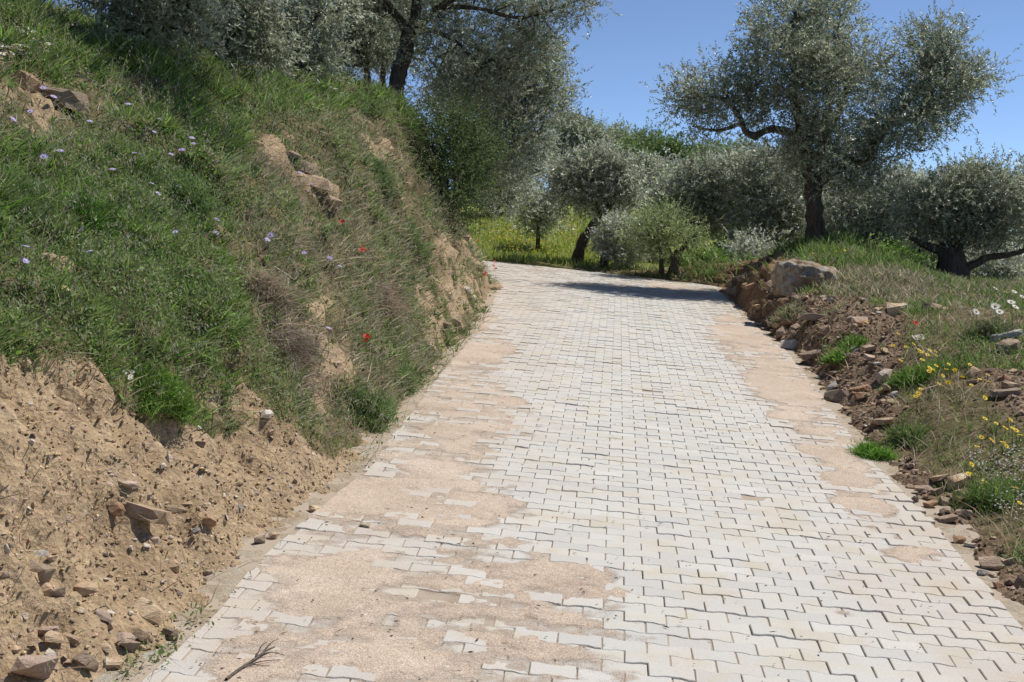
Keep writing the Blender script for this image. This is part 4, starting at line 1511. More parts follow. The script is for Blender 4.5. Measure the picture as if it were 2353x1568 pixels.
def tree(label, px, py, Z, lobes, limbs=(), trunk=None, ntw=1500, nleaf=10, L=.06, W=.015, cols=OLIVE_COLS, wts=None, name='olive_tree', cat='tree',
         group=None, bark=None, mat=None, fine=True, nfine=60, twig=.2, clumps=26, sig=.17, base=None, up=.25, trunk_sides=10, droop=0.0):
    bark = bark or M_BARK
    mat = mat or M_OLIVE
    b = at_z(px, py, Z) if base is None else np.asarray(base, float)
    g0 = drop(b[0], b[1])
    dz0 = g0[2] - b[2]
    if abs(dz0) < 1.2:
        b = g0
    root = bpy.data.objects.new(name, None)
    col.objects.link(root)
    root.location = b
    root.empty_display_size = .3
    tag(root, label, cat, group)
    s = Z / F
    LB = []
    for lo in lobes:
        x, y, rx, ry = lo[:4]
        dz = lo[4] if len(lo) > 4 else 0
        dn = lo[5] if len(lo) > 5 else 1
        c = at_z(x, y, Z + dz)
        r = np.array([rx * s, (rx + ry) / 2 * s * .95, ry * s])
        LB.append((c - b, r, dn))
    tri = Z >= 22
    if tri:
        L, W, ntw = L * .88, W * 1.35, int(ntw * 1.75)
    else:
        L, W = L * 1.05, W * 1.4
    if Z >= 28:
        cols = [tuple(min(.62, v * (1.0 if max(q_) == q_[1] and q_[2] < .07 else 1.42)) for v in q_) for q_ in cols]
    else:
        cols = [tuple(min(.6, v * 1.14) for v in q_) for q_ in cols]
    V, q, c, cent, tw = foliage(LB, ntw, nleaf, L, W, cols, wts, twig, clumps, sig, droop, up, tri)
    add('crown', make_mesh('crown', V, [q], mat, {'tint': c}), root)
    # trunk
    if trunk is None:
        ct = np.mean([l[0] for l in LB], axis=0)
        h = max(.4, min(l[0][2] - l[1][2] * .3 for l in LB))
        trunk = None
        tp = np.array([[0, 0, -.15], [ct[0] * .05, 0, h * .35], [ct[0] * .2, ct[1] * .1, h * .75], [ct[0] * .4, ct[1] * .3, h * 1.1]])
        tr = np.array([1.25, .95, .8, .6]) * max(.07, .035 * ct[2] + .03)
    else:
        tp = np.array([at_z(x, y, Z + (t[3] if len(t) > 3 else 0)) - b for t in trunk for x, y in [t[:2]]])
        tr = np.array([t[2] * s for t in trunk])
        tp[0, 2] = -.15
    sp, sr = spline(tp, tr, 6)
    V, q = tube(sp, sr, trunk_sides, 3, .35)
    add('trunk', make_mesh('trunk', V, [q], bark, smooth=True), root)
    top = sp[-1]
    nodes = [sp[int(len(sp) * .7)], top]
    made = []
    for lm in limbs:
        lp = np.array([at_z(x, y, Z + (t[3] if len(t) > 3 else 0)) - b for t in lm for x, y in [t[:2]]])
        lr = np.array([t[2] * s for t in lm])
        P_, r_ = spline(lp, lr, 5)
        V, q = tube(P_, r_, 7, 5, .22)
        add('limb', make_mesh('limb', V, [q], bark, smooth=True), root)
        made += list(P_[len(P_) // 3:])
    if not limbs:
        for c0, r0, dn in LB:
            P_ = wiggle(top - np.array([0, 0, .05]), c0, 5, .07)
            P_, r_ = spline(P_, np.linspace(sr[-1] * .75, .014, 5), 4)
            V, q = tube(P_, r_, 6, 8, .2)
            add('limb', make_mesh('limb', V, [q], bark, smooth=True), root)
            made += list(P_[len(P_) // 2:])
    if fine and len(made):
        made = np.array(made)
        idx = rng.permutation(len(cent))[:nfine]
        Vb, Fb, off = [], [], 0
        for c0 in cent[idx]:
            k = np.argmin(np.linalg.norm(made - c0, axis=1) + .3 * rng.random(len(made)))
            P_ = wiggle(made[k], c0, 5, .08)
            V, q = tube(P_, np.linspace(.017, .005, 5), 4)
            Vb.append(V)
            Fb.append(q + off)
            off += len(V)
        tag(add('branches', make_mesh('branches', np.concatenate(Vb), [np.concatenate(Fb)], bark, smooth=True), root), kind='stuff')
    return root


# the big olive on the mound
tree('big olive with a straight dark trunk on the grassy mound beside the boulder', 1876, 556, 26,
     [(1830, 50, 105, 95, 0), (1790, 130, 95, 80, -.5), (1910, 40, 80, 80, .6), (1885, 195, 130, 100, -.2), (1950, 160, 80, 80, .5),
      (2150, 120, 85, 75, .3), (2185, 190, 85, 75, -.2), (2095, 215, 105, 85, .2), (2060, 300, 85, 55, -.4), (2240, 170, 40, 35, 0), (2120, 280, 60, 50, .5, .8),
      (1615, 215, 75, 50, 0), (1685, 205, 75, 60, .3), (1590, 275, 55, 35, 0, .6), (1660, 290, 55, 40, -.2, .5), (1760, 240, 60, 60, .2),
      (1885, 320, 115, 75, -.3), (1910, 378, 95, 48, .2), (1850, 350, 55, 45, .8, .8), (1985, 395, 75, 48, .3, .8), (2000, 335, 60, 60, .2), (1870, 428, 65, 26, -.6, .4), (1965, 440, 75, 30, .3, .45)],
     trunk=[(1878, 560, 31), (1876, 530, 23), (1873, 480, 20), (1869, 430, 19), (1868, 385, 17)],
     limbs=[[(1868, 410, 18), (1853, 335, 14), (1838, 290, 12), (1826, 200, 10, .1), (1836, 120, 7), (1828, 30, 4)],
            [(1852, 345, 10), (1820, 309, 9), (1785, 297, 9), (1757, 302, 8), (1735, 313, 8), (1712, 300, 7), (1700, 270, 6), (1655, 225, 5), (1590, 225, 3)],
            [(1700, 285, 5), (1650, 300, 4), (1590, 290, 2.5)],
            [(1873, 420, 16), (1925, 385, 14), (1960, 364, 13), (2000, 362, 12), (2015, 320, 9), (2050, 275, 8), (2110, 205, 6), (2160, 120, 3)],
            [(2050, 275, 6), (2110, 262, 5), (2200, 190, 3)],
            [(1870, 400, 14), (1905, 300, 10, .4), (1945, 200, 7, .4), (1930, 100, 4, .4)]],
     ntw=8200, nleaf=11, L=.074, W=.019, twig=.2, clumps=26, sig=.17, nfine=150, trunk_sides=14)

# the leaning olive at the top of the bank, its crown reaching over the road and out of the picture
tree('olive with forked dark trunk leaning at the top edge of the bank', 905, 232, 24,
     [(1010, 110, 85, 60, -.3), (1090, 150, 90, 80, .3), (1180, 130, 90, 70, .2), (1230, 60, 80, 60, .3), (1330, 5, 70, 45, -.2, .6), (1260, -20, 110, 60, 0, .8), (1090, 30, 100, 70, .5),
      (1000, 10, 80, 60, .8), (1060, -90, 170, 90, 0), (860, -60, 140, 80, -.5), (740, -100, 150, 90, -1.5), (1130, 230, 70, 60, .5, .8), (930, -170, 200, 80, -2), (980, 210, 50, 40, .6, .7)],
     trunk=[(903, 236, 22), (915, 190, 19), (928, 130, 18), (943, 75, 18)],
     limbs=[[(940, 80, 13), (918, 45, 10), (890, 12, 9), (850, -50, 6)], [(944, 78, 14), (955, 30, 12), (965, -30, 9), (1010, -110, 6)],
            [(948, 70, 10, .1), (985, 45, 8, .2), (1010, 15, 7, .2), (1090, -20, 4)], [(1010, 15, 6), (1100, 20, 5), (1180, 40, 4), (1250, 30, 3), (1330, 0, 2)],
            [(960, 60, 6), (1040, 90, 5), (1100, 140, 4), (1180, 130, 2.5)]],
     ntw=5600, nleaf=11, L=.074, W=.017, nfine=150, clumps=24, bark=M_BARK, cols=OLIVE_COLS + SILVER_COLS[:2], droop=.25)
tree('olive behind the leaning one, its silvery crown hanging against the sky', 1030, 470, 25.5,
     [(1210, 190, 80, 70), (1160, 240, 80, 70), (1250, 225, 45, 50), (1120, 190, 80, 80, .5), (1190, 300, 75, 55, -.3), (1080, 290, 70, 70, .3), (1225, 130, 60, 50), (1130, 370, 75, 70, 0), (1175, 420, 55, 60, .3, .8), (1060, 200, 80, 70, 1)],
     ntw=3700, nleaf=10, L=.074, W=.020, cols=OLIVE_COLS + SILVER_COLS[1:3], nfine=70)
for lab, px, py, Z, lobes in [
    ('slim shaded olive trunk behind the leaning one', 846, 205, 26, [(830, 90, 75, 60), (780, 40, 80, 60), (860, 20, 80, 60), (900, 110, 40, 40), (800, 140, 50, 38)]),
    ('second shaded olive close behind the leaning trunk', 879, 205, 27, [(880, 60, 70, 60), (920, 0, 80, 60), (850, 110, 50, 50), (930, 120, 40, 40)]),
    ('olive in the middle of the row above the bank', 690, 175, 19, [(690, 70, 95, 60), (620, 20, 100, 60), (740, 20, 90, 60), (650, 125, 75, 42), (740, 135, 55, 42, 0, .8), (700, 165, 40, 25, -.3, .7)]),
    ('olive with low grey branches above the bank top', 520, 150, 16.2, [(500, 60, 95, 55), (430, 20, 100, 55), (560, 30, 90, 60), (530, 118, 75, 32), (590, 100, 65, 42), (460, 105, 50, 28, -.2, .8)]),
    ('olive with silvery branches reaching down to the daisies', 340, 112, 14.2, [(330, 20, 95, 45), (270, -30, 110, 60), (400, 65, 80, 38), (290, 70, 65, 30, -.2, .8), (420, -10, 80, 50)]),
    ('far olive closing the row above the bank', 600, 180, 34, [(600, 110, 110, 50), (700, 130, 90, 50), (500, 100, 100, 50), (800, 140, 80, 50)]),
]:
    big = sum(l[2] * l[3] for l in lobes)
    tree(lab, px, py, Z, lobes, ntw=int(big / (15 if Z > 22 else 17)), nleaf=10, L=.08 if Z > 22 else .07, W=.02 if Z > 22 else .017, cols=OLIVE_COLS + SILVER_COLS[:3], nfine=40, group='olives on the bank', sig=.17 if Z > 22 else .12)
tree('nearest olive above the bank, only its trunk foot in the top corner', 12, 55, 12.6,
     [(120, -260, 240, 100, .5), (380, -290, 230, 100, 1.0), (620, -310, 220, 95, 1.2), (820, -320, 180, 90, 1.4), (700, -280, 150, 70, 2.4), (930, -300, 130, 70, .6, .8)],
     trunk=[(22, 62, 26), (12, 10, 22), (20, -60, 20), (60, -150, 16)], ntw=2300, nleaf=9, L=.07, W=.019, cols=OLIVE_COLS, nfine=50)
# the dark shrub hangs over the bank edge
tree('dark small-leaved evergreen shrub hanging over the bank edge', 1015, 520, 20.6,
     [(1005, 345, 42, 55, .2), (1040, 300, 45, 50, .5), (1030, 410, 48, 60, 0), (1015, 490, 28, 55, -.2), (1075, 370, 42, 60, .3), (1080, 450, 30, 45, .3, .8), (975, 300, 35, 35, .5, .7), (1105, 320, 45, 55, .6), (1045, 530, 20, 25, 0, .5)],
     ntw=2700, nleaf=10, L=.036, W=.015, cols=DARK_COLS + DARK_COLS[:2] + [GREYG_COLS[2]], name='evergreen_shrub', cat='shrub', mat=M_LEAF, nfine=70, sig=.17, twig=.2, clumps=34)

# trees round the road bend
tree('olive leaning over the meadow with a slanting dark trunk', 1325, 596, 30.5,
     [(1355, 390, 55, 38), (1320, 425, 50, 42), (1400, 400, 45, 42), (1425, 440, 35, 42), (1365, 450, 55, 30), (1300, 452, 30, 22, 0, .8)],
     trunk=[(1320, 602, 15), (1337, 562, 12), (1358, 527, 11), (1382, 497, 10), (1410, 455, 7)], ntw=2400, nleaf=10, L=.085, W=.023, cols=SILVER_COLS + OLIVE_COLS, nfine=50)
tree('small lone olive standing in the yellow meadow', 1236, 540, 33, [(1246, 478, 20, 20), (1243, 503, 23, 18), (1252, 460, 12, 12), (1232, 495, 12, 14)],
     trunk=[(1236, 545, 6), (1237, 528, 5), (1240, 505, 4)], ntw=520, nleaf=9, L=.09, W=.024, nfine=14)
tree('low silvery olive with a black leaning trunk at the road edge', 1388, 608, 29.5, [(1420, 562, 26, 22), (1412, 538, 22, 18), (1438, 548, 18, 24), (1440, 580, 14, 12, 0, .7)],
     trunk=[(1382, 612, 12), (1392, 590, 10), (1403, 568, 8), (1410, 545, 5)], ntw=1100, nleaf=9, L=.085, W=.023, cols=SILVER_COLS, nfine=20)
tree('greenish wild olive bush with two dark stems at the road edge', 1549, 640, 28.3, [(1495, 550, 45, 36), (1545, 535, 48, 42), (1580, 560, 34, 34), (1465, 545, 30, 32), (1515, 510, 42, 30)],
     trunk=[(1549, 645, 14), (1549, 620, 12), (1553, 600, 10), (1556, 575, 6)], limbs=[[(1521, 638, 7), (1520, 610, 6), (1518, 580, 4), (1505, 540, 2.5)], [(1553, 600, 6), (1570, 570, 5), (1585, 545, 3)], [(1552, 605, 6), (1530, 560, 4), (1520, 520, 2)]],
     ntw=900, nleaf=10, L=.055, W=.016, cols=GREYG_COLS, nfine=60, name='wild_olive')
tree('grey olive with a hollow black trunk behind the wild olive bush', 1595, 560, 33, [(1600, 430, 80, 50), (1660, 420, 75, 55), (1550, 460, 65, 50), (1640, 490, 75, 45), (1590, 510, 55, 30), (1700, 470, 60, 55)],
     trunk=[(1590, 570, 18), (1597, 530, 16), (1606, 505, 12), (1630, 480, 7)], ntw=2200, nleaf=10, L=.09, W=.025, cols=SILVER_COLS + OLIVE_COLS, nfine=36)
tree('pale olive filling the gap behind the big one on the mound', 1760, 560, 32, [(1760, 470, 80, 60), (1720, 400, 70, 55), (1790, 390, 70, 55), (1820, 480, 70, 55), (1740, 540, 75, 40), (1830, 540, 60, 40)],
     ntw=2200, nleaf=10, L=.09, W=.025, cols=SILVER_COLS + OLIVE_COLS, nfine=36)
tree('grey olive with slim bent trunk right of the mound', 1985, 600, 31, [(1980, 470, 80, 60), (2040, 440, 75, 60), (1930, 510, 75, 50), (2050, 520, 75, 55), (1980, 560, 75, 40), (2080, 580, 50, 35, 0, .8)],
     trunk=[(1990, 610, 8), (1975, 575, 7), (1990, 540, 6), (2010, 500, 5)], ntw=2600, nleaf=10, L=.088, W=.024, cols=SILVER_COLS + OLIVE_COLS, nfine=40)
tree('stout low olive with thick black trunk and spreading arms', 2188, 660, 25, [(2180, 455, 80, 55), (2260, 440, 85, 58), (2125, 500, 62, 48), (2230, 505, 88, 46), (2325, 490, 75, 56), (2140, 555, 48, 28, .4, .6), (2290, 555, 60, 26, .4, .6), (2200, 550, 45, 24, .6, .6)],
     trunk=[(2185, 668, 46), (2186, 640, 36), (2184, 610, 34), (2186, 580, 30)],
     limbs=[[(2180, 600, 20), (2160, 578, 12), (2130, 566, 8), (2090, 545, 4)], [(2182, 590, 18), (2172, 550, 12), (2150, 500, 6)], [(2192, 590, 16), (2215, 545, 11), (2240, 490, 6)],
            [(2205, 620, 12), (2245, 605, 10), (2270, 592, 8), (2320, 585, 7), (2370, 570, 4)]],
     ntw=3200, nleaf=10, L=.076, W=.02, nfine=60, trunk_sides=14, cols=OLIVE_COLS + SILVER_COLS[:3])
tree('round olive on the skyline behind the stout one', 2215, 520, 42, [(2215, 425, 75, 42), (2160, 450, 55, 40), (2270, 445, 55, 40), (2220, 480, 90, 45)], ntw=1500, nleaf=9, L=.11, W=.032, cols=GREYG_COLS + OLIVE_COLS, nfine=16)
tree('olive at the far edge of the picture on the skyline', 2345, 540, 38, [(2345, 450, 50, 45), (2390, 430, 60, 50), (2340, 500, 60, 45), (2410, 500, 70, 50)], ntw=1100, nleaf=9, L=.105, W=.03, cols=OLIVE_COLS, nfine=16)
tree('dim olive between the grey olive and the skyline one', 2100, 540, 40, [(2100, 440, 65, 45), (2060, 470, 60, 45), (2130, 480, 60, 45)], ntw=900, nleaf=9, L=.105, W=.03, cols=SILVER_COLS + OLIVE_COLS, nfine=14)
# the hill behind
for lab, px, py, Z, lobes, ntw, cols_, nm in [
    ('dark round olive on the hill above the terrace', 1325, 405, 50, [(1325, 308, 52, 34), (1288, 340, 42, 40), (1362, 330, 42, 42), (1320, 362, 58, 34)], 1700, OLIVE_COLS, 'olive_tree'),
    ('grey olive at the left end of the hill', 1215, 420, 46, [(1215, 350, 45, 45), (1180, 370, 45, 50), (1250, 340, 35, 40), (1210, 395, 60, 35), (1150, 400, 50, 45)], 1300, SILVER_COLS + OLIVE_COLS, 'olive_tree'),
    ('leafy green tree poking above the hill olive', 1297, 420, 62, [(1297, 288, 26, 20), (1280, 305, 20, 18)], 300, BRIGHT_COLS, 'leafy_tree'),
    ('grey round olive first on the hill skyline', 1420, 400, 64, [(1428, 314, 29.9, 25), (1405, 330, 23, 22.5), (1445, 332, 25.3, 22.5)], 460, OLIVE_COLS + GREYG_COLS, 'olive_tree'),
    ('bright green tree second on the hill skyline', 1408, 420, 56, [(1405, 344, 34.5, 27.5), (1430, 354, 32.2, 27.5), (1395, 370, 39.1, 30), (1430, 380, 46, 27.5)], 640, BRIGHT_COLS, 'leafy_tree'),
    ('green tree third on the hill skyline', 1480, 420, 60, [(1475, 330, 34.5, 25), (1500, 337, 32.2, 27.5), (1460, 350, 36.8, 27.5), (1490, 362, 48.3, 30)], 700, BRIGHT_COLS + GREYG_COLS, 'leafy_tree'),
    ('bright green tree fourth on the hill skyline', 1545, 430, 58, [(1540, 340, 27.6, 27.5), (1560, 354, 32.2, 27.5), (1525, 364, 34.5, 27.5), (1550, 382, 51.75, 30)], 700, BRIGHT_COLS, 'leafy_tree'),
    ('dark olive fifth on the hill skyline', 1600, 430, 62, [(1600, 354, 29.9, 22.5), (1620, 364, 34.5, 25), (1585, 372, 32.2, 25)], 480, OLIVE_COLS + DARK_COLS, 'olive_tree'),
    ('bright green tree sixth on the hill skyline', 1645, 430, 57, [(1640, 364, 34.5, 27.5), (1665, 377, 34.5, 27.5), (1625, 387, 39.1, 27.5), (1655, 402, 50.6, 27.5)], 660, BRIGHT_COLS + GREYG_COLS, 'leafy_tree'),
    ('dark green tree beside the big olive on the skyline', 1710, 420, 64, [(1690, 354, 39.1, 30), (1725, 360, 41.4, 32.5), (1660, 342, 25.3, 22.5), (1705, 387, 63.25, 32.5)], 680, GREYG_COLS + DARK_COLS, 'leafy_tree'),
    ('thin grey olive with a bare stem below the skyline', 1483, 490, 38, [(1480, 400, 36, 28), (1500, 425, 32, 30), (1462, 430, 28, 30), (1490, 455, 36, 24)], 900, SILVER_COLS + OLIVE_COLS, 'olive_tree'),
    ('hazy olive low on the hill over the bend', 1490, 460, 44, [(1490, 410, 60, 35), (1540, 420, 55, 40), (1450, 430, 50, 35), (1510, 450, 70, 35)], 1200, SILVER_COLS + OLIVE_COLS, 'olive_tree'),
    ('dark cypress-like bush under the hill olives', 1560, 470, 40, [(1555, 455, 26, 40), (1560, 425, 20, 28), (1575, 470, 30, 25)], 600, DARK_COLS, 'dark_bush'),
    ('grey olive behind the big trunk', 1850, 540, 44, [(1850, 440, 70, 50), (1800, 420, 60, 45), (1910, 450, 70, 50), (1860, 500, 90, 45)], 1300, SILVER_COLS + OLIVE_COLS, 'olive_tree'),
    ('green bushy tree low behind the bend', 1660, 560, 38, [(1670, 540, 60, 35), (1710, 570, 60, 30), (1640, 580, 45, 25)], 900, GREYG_COLS, 'leafy_tree'),
    ('grey olive above the meadow terrace', 1130, 440, 42, [(1130, 440, 55, 45), (1165, 450, 40, 35), (1100, 400, 50, 50)], 900, SILVER_COLS + OLIVE_COLS, 'olive_tree'),
]:
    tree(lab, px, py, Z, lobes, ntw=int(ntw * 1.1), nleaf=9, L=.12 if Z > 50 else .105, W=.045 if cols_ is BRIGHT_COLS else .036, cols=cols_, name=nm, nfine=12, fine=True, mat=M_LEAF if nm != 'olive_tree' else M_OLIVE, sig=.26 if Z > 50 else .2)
for i, (px, py, Z, w, h_, lab) in enumerate([
    (1690, 600, 32, 50, 24, 'low green bush below the pale olive'), (1630, 612, 30, 45, 20, 'low green bush at the far verge'), (1735, 590, 30, 50, 26, 'green bush against the mound'),
    (1470, 565, 34, 50, 22, 'grey scrub behind the low silvery olive'), (2060, 600, 30, 60, 26, 'grey scrub beside the grey olive'),
    (2290, 610, 30, 60, 22, 'green scrub behind the stout olive'), (1580, 470, 46, 60, 24, 'far scrub on the terrace'), (1400, 440, 48, 60, 30, 'far scrub under the dark hill olive'), (2270, 570, 40, 80, 30, 'far scrub under the skyline olive'),
    (1950, 610, 29, 50, 20, 'low scrub behind the mound crest')]):
    tree(lab, px, py + h_ * .8, Z, [(px, py, w, h_), (px - w * .5, py + h_ * .3, w * .5, h_ * .7), (px + w * .5, py + h_ * .3, w * .5, h_ * .7)], ntw=int(330 + w * 3), nleaf=9, L=.085, W=.028,
         cols=[GREYG_COLS, LUSH, SILVER_COLS][i % 3], name='bush', cat='bush', nfine=10, mat=M_LEAF, group='bushes under the far trees')

# ------------------------------------------------------------------ flowers, bushes and litter
def petal_ring(n, r, w, cup, r0=.12, jit=.1):
    V, Fq = [], []
    for i in range(n):
        a = 2 * math.pi * i / n + random.uniform(-jit, jit)
        ca, sa = math.cos(a), math.sin(a)
        rr = r * random.uniform(.9, 1.08)
        prof_ = [(r0 * r, 0, w * .35), (rr * .6, cup * .5, w), (rr, cup, w * .55)]
        b = len(V)
        for d, z, hw in prof_:
            V.append((ca * d - sa * hw, sa * d + ca * hw, z))
            V.append((ca * d + sa * hw, sa * d - ca * hw, z))
        Fq += [(b, b + 1, b + 3, b + 2), (b + 2, b + 3, b + 5, b + 4)]
    return np.array(V), np.array(Fq)


def dome(r, h, n=8):
    V = [(0, 0, h)]
    for k, (f, z) in enumerate(((.6, .8), (1, .0))):
        for i in range(n):
            a = 2 * math.pi * i / n
            V.append((math.cos(a) * r * f, math.sin(a) * r * f, h * z))
    T = [(0, 1 + i, 1 + (i + 1) % n) for i in range(n)]
    Q = [(1 + i, 1 + n + i, 1 + n + (i + 1) % n, 1 + (i + 1) % n) for i in range(n)]
    return np.array(V), np.array(T), np.array(Q)


M_LILAC = mat_plain('lilac_petal', (.52, .44, .74), .6, .3)
M_RED = mat_plain('poppy_petal', (.62, .02, .012), .5, .3)
M_YELLOW = mat_plain('yellow_petal', (.80, .58, .02), .55, .3)
M_WHITE = mat_plain('white_petal', (.80, .79, .76), .6, .3)
M_EYE_Y = mat_plain('yellow_eye', (.62, .38, .02), .7)
M_EYE_D = mat_plain('dark_eye', (.03, .025, .03), .7)
M_EYE_L = mat_plain('pale_eye', (.62, .52, .70), .7)
M_STEM = mat_plain('flower_stem', (.12, .18, .05), .6, .3)


def flower_kind(pet, eye, mp, me_, stem_h, stem_r=.0016):
    V, q = pet
    pm = make_mesh('petals', V, [q], mp)
    dv, dt, dq = eye
    em = make_mesh('flower_eye', dv, [dt, dq], me_)
    P = np.array([(0, 0, -.02), (.004, .003, stem_h * .5), (0, 0, stem_h)])
    P2, r2 = spline(P, [stem_r * 1.4, stem_r, stem_r * .8], 3)
    V, q = tube(P2, r2, 4)
    sm = make_mesh('stem', V, [q], M_STEM)
    return pm, em, sm, stem_h


KINDS = {
    'scabious': flower_kind(petal_ring(11, .021, .0055, .004), dome(.009, .006), M_LILAC, M_EYE_L, .17),
    'poppy': flower_kind(petal_ring(5, .034, .017, .014, .05), dome(.008, .010), M_RED, M_EYE_D, .2),
    'yellow_daisy': flower_kind(petal_ring(12, .022, .0045, .003), dome(.009, .006), M_YELLOW, M_EYE_Y, .14),
    'white_daisy': flower_kind(petal_ring(14, .026, .005, .003), dome(.009, .007), M_WHITE, M_EYE_Y, .16),
}


def flower(kind, px, py, label, group, scale=1.0, hf=1.0):
    pm, em, sm, h = KINDS[kind]
    h = h * hf
    P, N = hit(px, py)
    if P is None:
        return
    for _ in range(2):
        dy = h * scale * .75 * F / P[1]
        Q, N2 = hit(px, py + dy)
        if Q is not None and abs(Q[1] - P[1]) < 2.5:
            P, N = Q, N2
    root = bpy.data.objects.new(kind, None)
    col.objects.link(root)
    root.empty_display_size = .05
    top = at_z(px, py, P[1] * CP + 0.0)
    root.location = P
    tag(root, label, 'flower', group)
    lean = Vector(top - P)
    lean = (lean.normalized() * .7 + Vector((random.gauss(0, .1), random.gauss(0, .1), .5))).normalized() if lean.length > .02 else Vector((0, 0, 1))
    root.rotation_euler = Vector((0, 0, 1)).rotation_difference(lean).to_euler()
    st = add('stem', sm, root)
    st.scale = (1, 1, hf)
    root.scale = (scale,) * 3
    hd = add('petals', pm, root, (0, 0, h))
    d = Vector((.25 + random.gauss(0, .25), -.35 + random.gauss(0, .25), .8)).normalized()
    hd.rotation_euler = (Vector((0, 0, 1)).rotation_difference(root.rotation_euler.to_matrix().inverted() @ d)).to_euler()
    add('flower_eye', em, hd, (0, 0, .001))


def near_word(px, py, marks):
    return min(marks, key=lambda q: (q[0] - px) ** 2 + (q[1] - py) ** 2)[2]


MK = [(110, 230, 'by the dark slab high on the bank'), (350, 330, 'over the dark hollow of the bank'), (480, 360, 'above the feathery bush edge'), (380, 440, 'over the feathery green bush'), (90, 330, 'at the upper edge of the bank'),
      (710, 430, 'at the rock outcrop'), (120, 580, 'at the bare patch of the green bank'), (460, 545, 'in the oat grass mid bank'), (620, 560, 'in the dry grass mid bank'), (750, 610, 'in the dry grass near the poppies'), (754, 770, 'over the bare streak')]
for px, py in [(100, 218), (123, 237), (290, 256), (202, 291), (302, 304), (369, 289), (350, 317), (440, 326), (444, 339), (483, 338), (423, 358), (383, 369), (307, 363), (511, 387), (264, 405), (349, 438), (420, 446), (467, 457), (373, 463), (147, 368), (88, 379), (70, 270), (22, 286),
               (686, 410), (719, 434), (705, 457), (175, 552), (54, 593), (213, 598), (70, 622), (416, 549), (496, 550), (490, 522), (619, 555), (619, 565), (704, 595), (762, 605), (779, 627), (754, 769)]:
    flower('scabious', px, py, 'lilac scabious flower on a thin stem ' + near_word(px, py, MK), 'lilac flowers on the bank', random.uniform(.95, 1.3), random.uniform(.8, 1.3))
MKP = [(829, 585, 'in the grass high on the bank'), (840, 795, 'low in the dry grass'), (1100, 573, 'above the bank cutting'), (1135, 615, 'where the bank meets the bend')]
for px, py in [(829, 585), (834, 589), (787, 520), (837, 788), (843, 796), (1098, 573), (1110, 634), (1113, 640), (1136, 608), (1138, 625), (1134, 618)]:
    flower('poppy', px, py, 'red poppy ' + near_word(px, py, MKP), 'red poppies on the bank', 1.0 if py > 550 else .8)
flower('poppy', 2100, 752, 'single red poppy in the rubble across the road', None, .9)
tf6 = lambda x, y: (1562.5 + x * .3359, 514.7 + y * .3359)
tf9 = lambda x, y: (1562.5 + x * .3377, 1038.5 + y * .3377)
YD = [tf6(*p) for p in [(1465, 845), (1540, 860), (1585, 848), (1625, 878), (1660, 905), (1700, 885), (1740, 882), (1765, 915), (1695, 915), (1665, 960), (1515, 960), (1750, 1000), (1685, 1030), (1740, 1020), (1800, 1055), (1830, 1015), (1850, 980), (1875, 1030), (1940, 1065), (1985, 990), (1615, 1210), (1650, 1180), (1785, 1108), (1855, 1110), (1640, 1150),
                        (2050, 1068), (2085, 1062), (2105, 1215), (1995, 1120), (2125, 1110), (2165, 1390), (2215, 1418), (2245, 1360), (2270, 1420), (2300, 1440), (2145, 1495), (2195, 1510), (2235, 1530), (2020, 1540), (2050, 1470), (2300, 1465), (2085, 1340), (1280, 690), (1490, 775), (915, 220), (1062, 205), (1125, 203), (1180, 245), (1660, 890), (1645, 900), (1705, 1005)]]
YD += [tf9(*p) for p in [(1980, 165), (1990, 150), (2065, 212), (2280, 270), (2300, 360), (1978, 103)]]
MKY = [(2110, 815, 'in the main clump on the verge'), (2090, 870, 'low in the main clump'), (2200, 850, 'right of the main clump'), (2230, 890, 'scattered in the weeds'), (2105, 920, 'in the small clump below'), (2300, 1000, 'near the picture edge'), (2230, 1095, 'above the quartz slab'), (1900, 585, 'on the grassy mound'), (2000, 745, 'in the rubble')]
for px, py in YD:
    flower('yellow_daisy', px, py, 'yellow daisy ' + near_word(px, py, MKY), 'yellow daisies on the verge', random.uniform(.9, 1.25), random.uniform(.8, 1.2))
for k, (x, y) in enumerate([(2165, 500), (2225, 560), (2310, 540), (2340, 575), (2310, 610), (2165, 615), (2165, 645), (2275, 580), (2030, 640), (2350, 520)]):
    flower('white_daisy', *tf6(x, y), 'white daisy in the far right meadow patch', 'white daisies in the meadow', random.uniform(1.4, 1.9))
for k, (x, y) in enumerate([(350, 430), (430, 435), (260, 440), (320, 480), (400, 510), (490, 500), (630, 625), (700, 675), (750, 760), (640, 730), (680, 780), (620, 780), (480, 610), (200, 685), (300, 700), (110, 715), (30, 740), (30, 690), (105, 810), (200, 825), (270, 795), (395, 795), (320, 745), (370, 745), (20, 825), (20, 905), (50, 935), (330, 790)]):
    flower('white_daisy', x * .1562, y * .1562, 'white daisy in the drift on the upper bank, ' + ('its lower edge' if y > 740 else 'its middle' if y > 560 else 'its upper edge'), 'white daisies on the upper bank', random.uniform(.85, 1.1), .8)
for px, py in [(287, 860), (300, 865), (310, 858), (296, 872)]:
    flower('white_daisy', px, py, 'small white flower low in the green bank', 'small white flowers low on the bank', .55, .6)
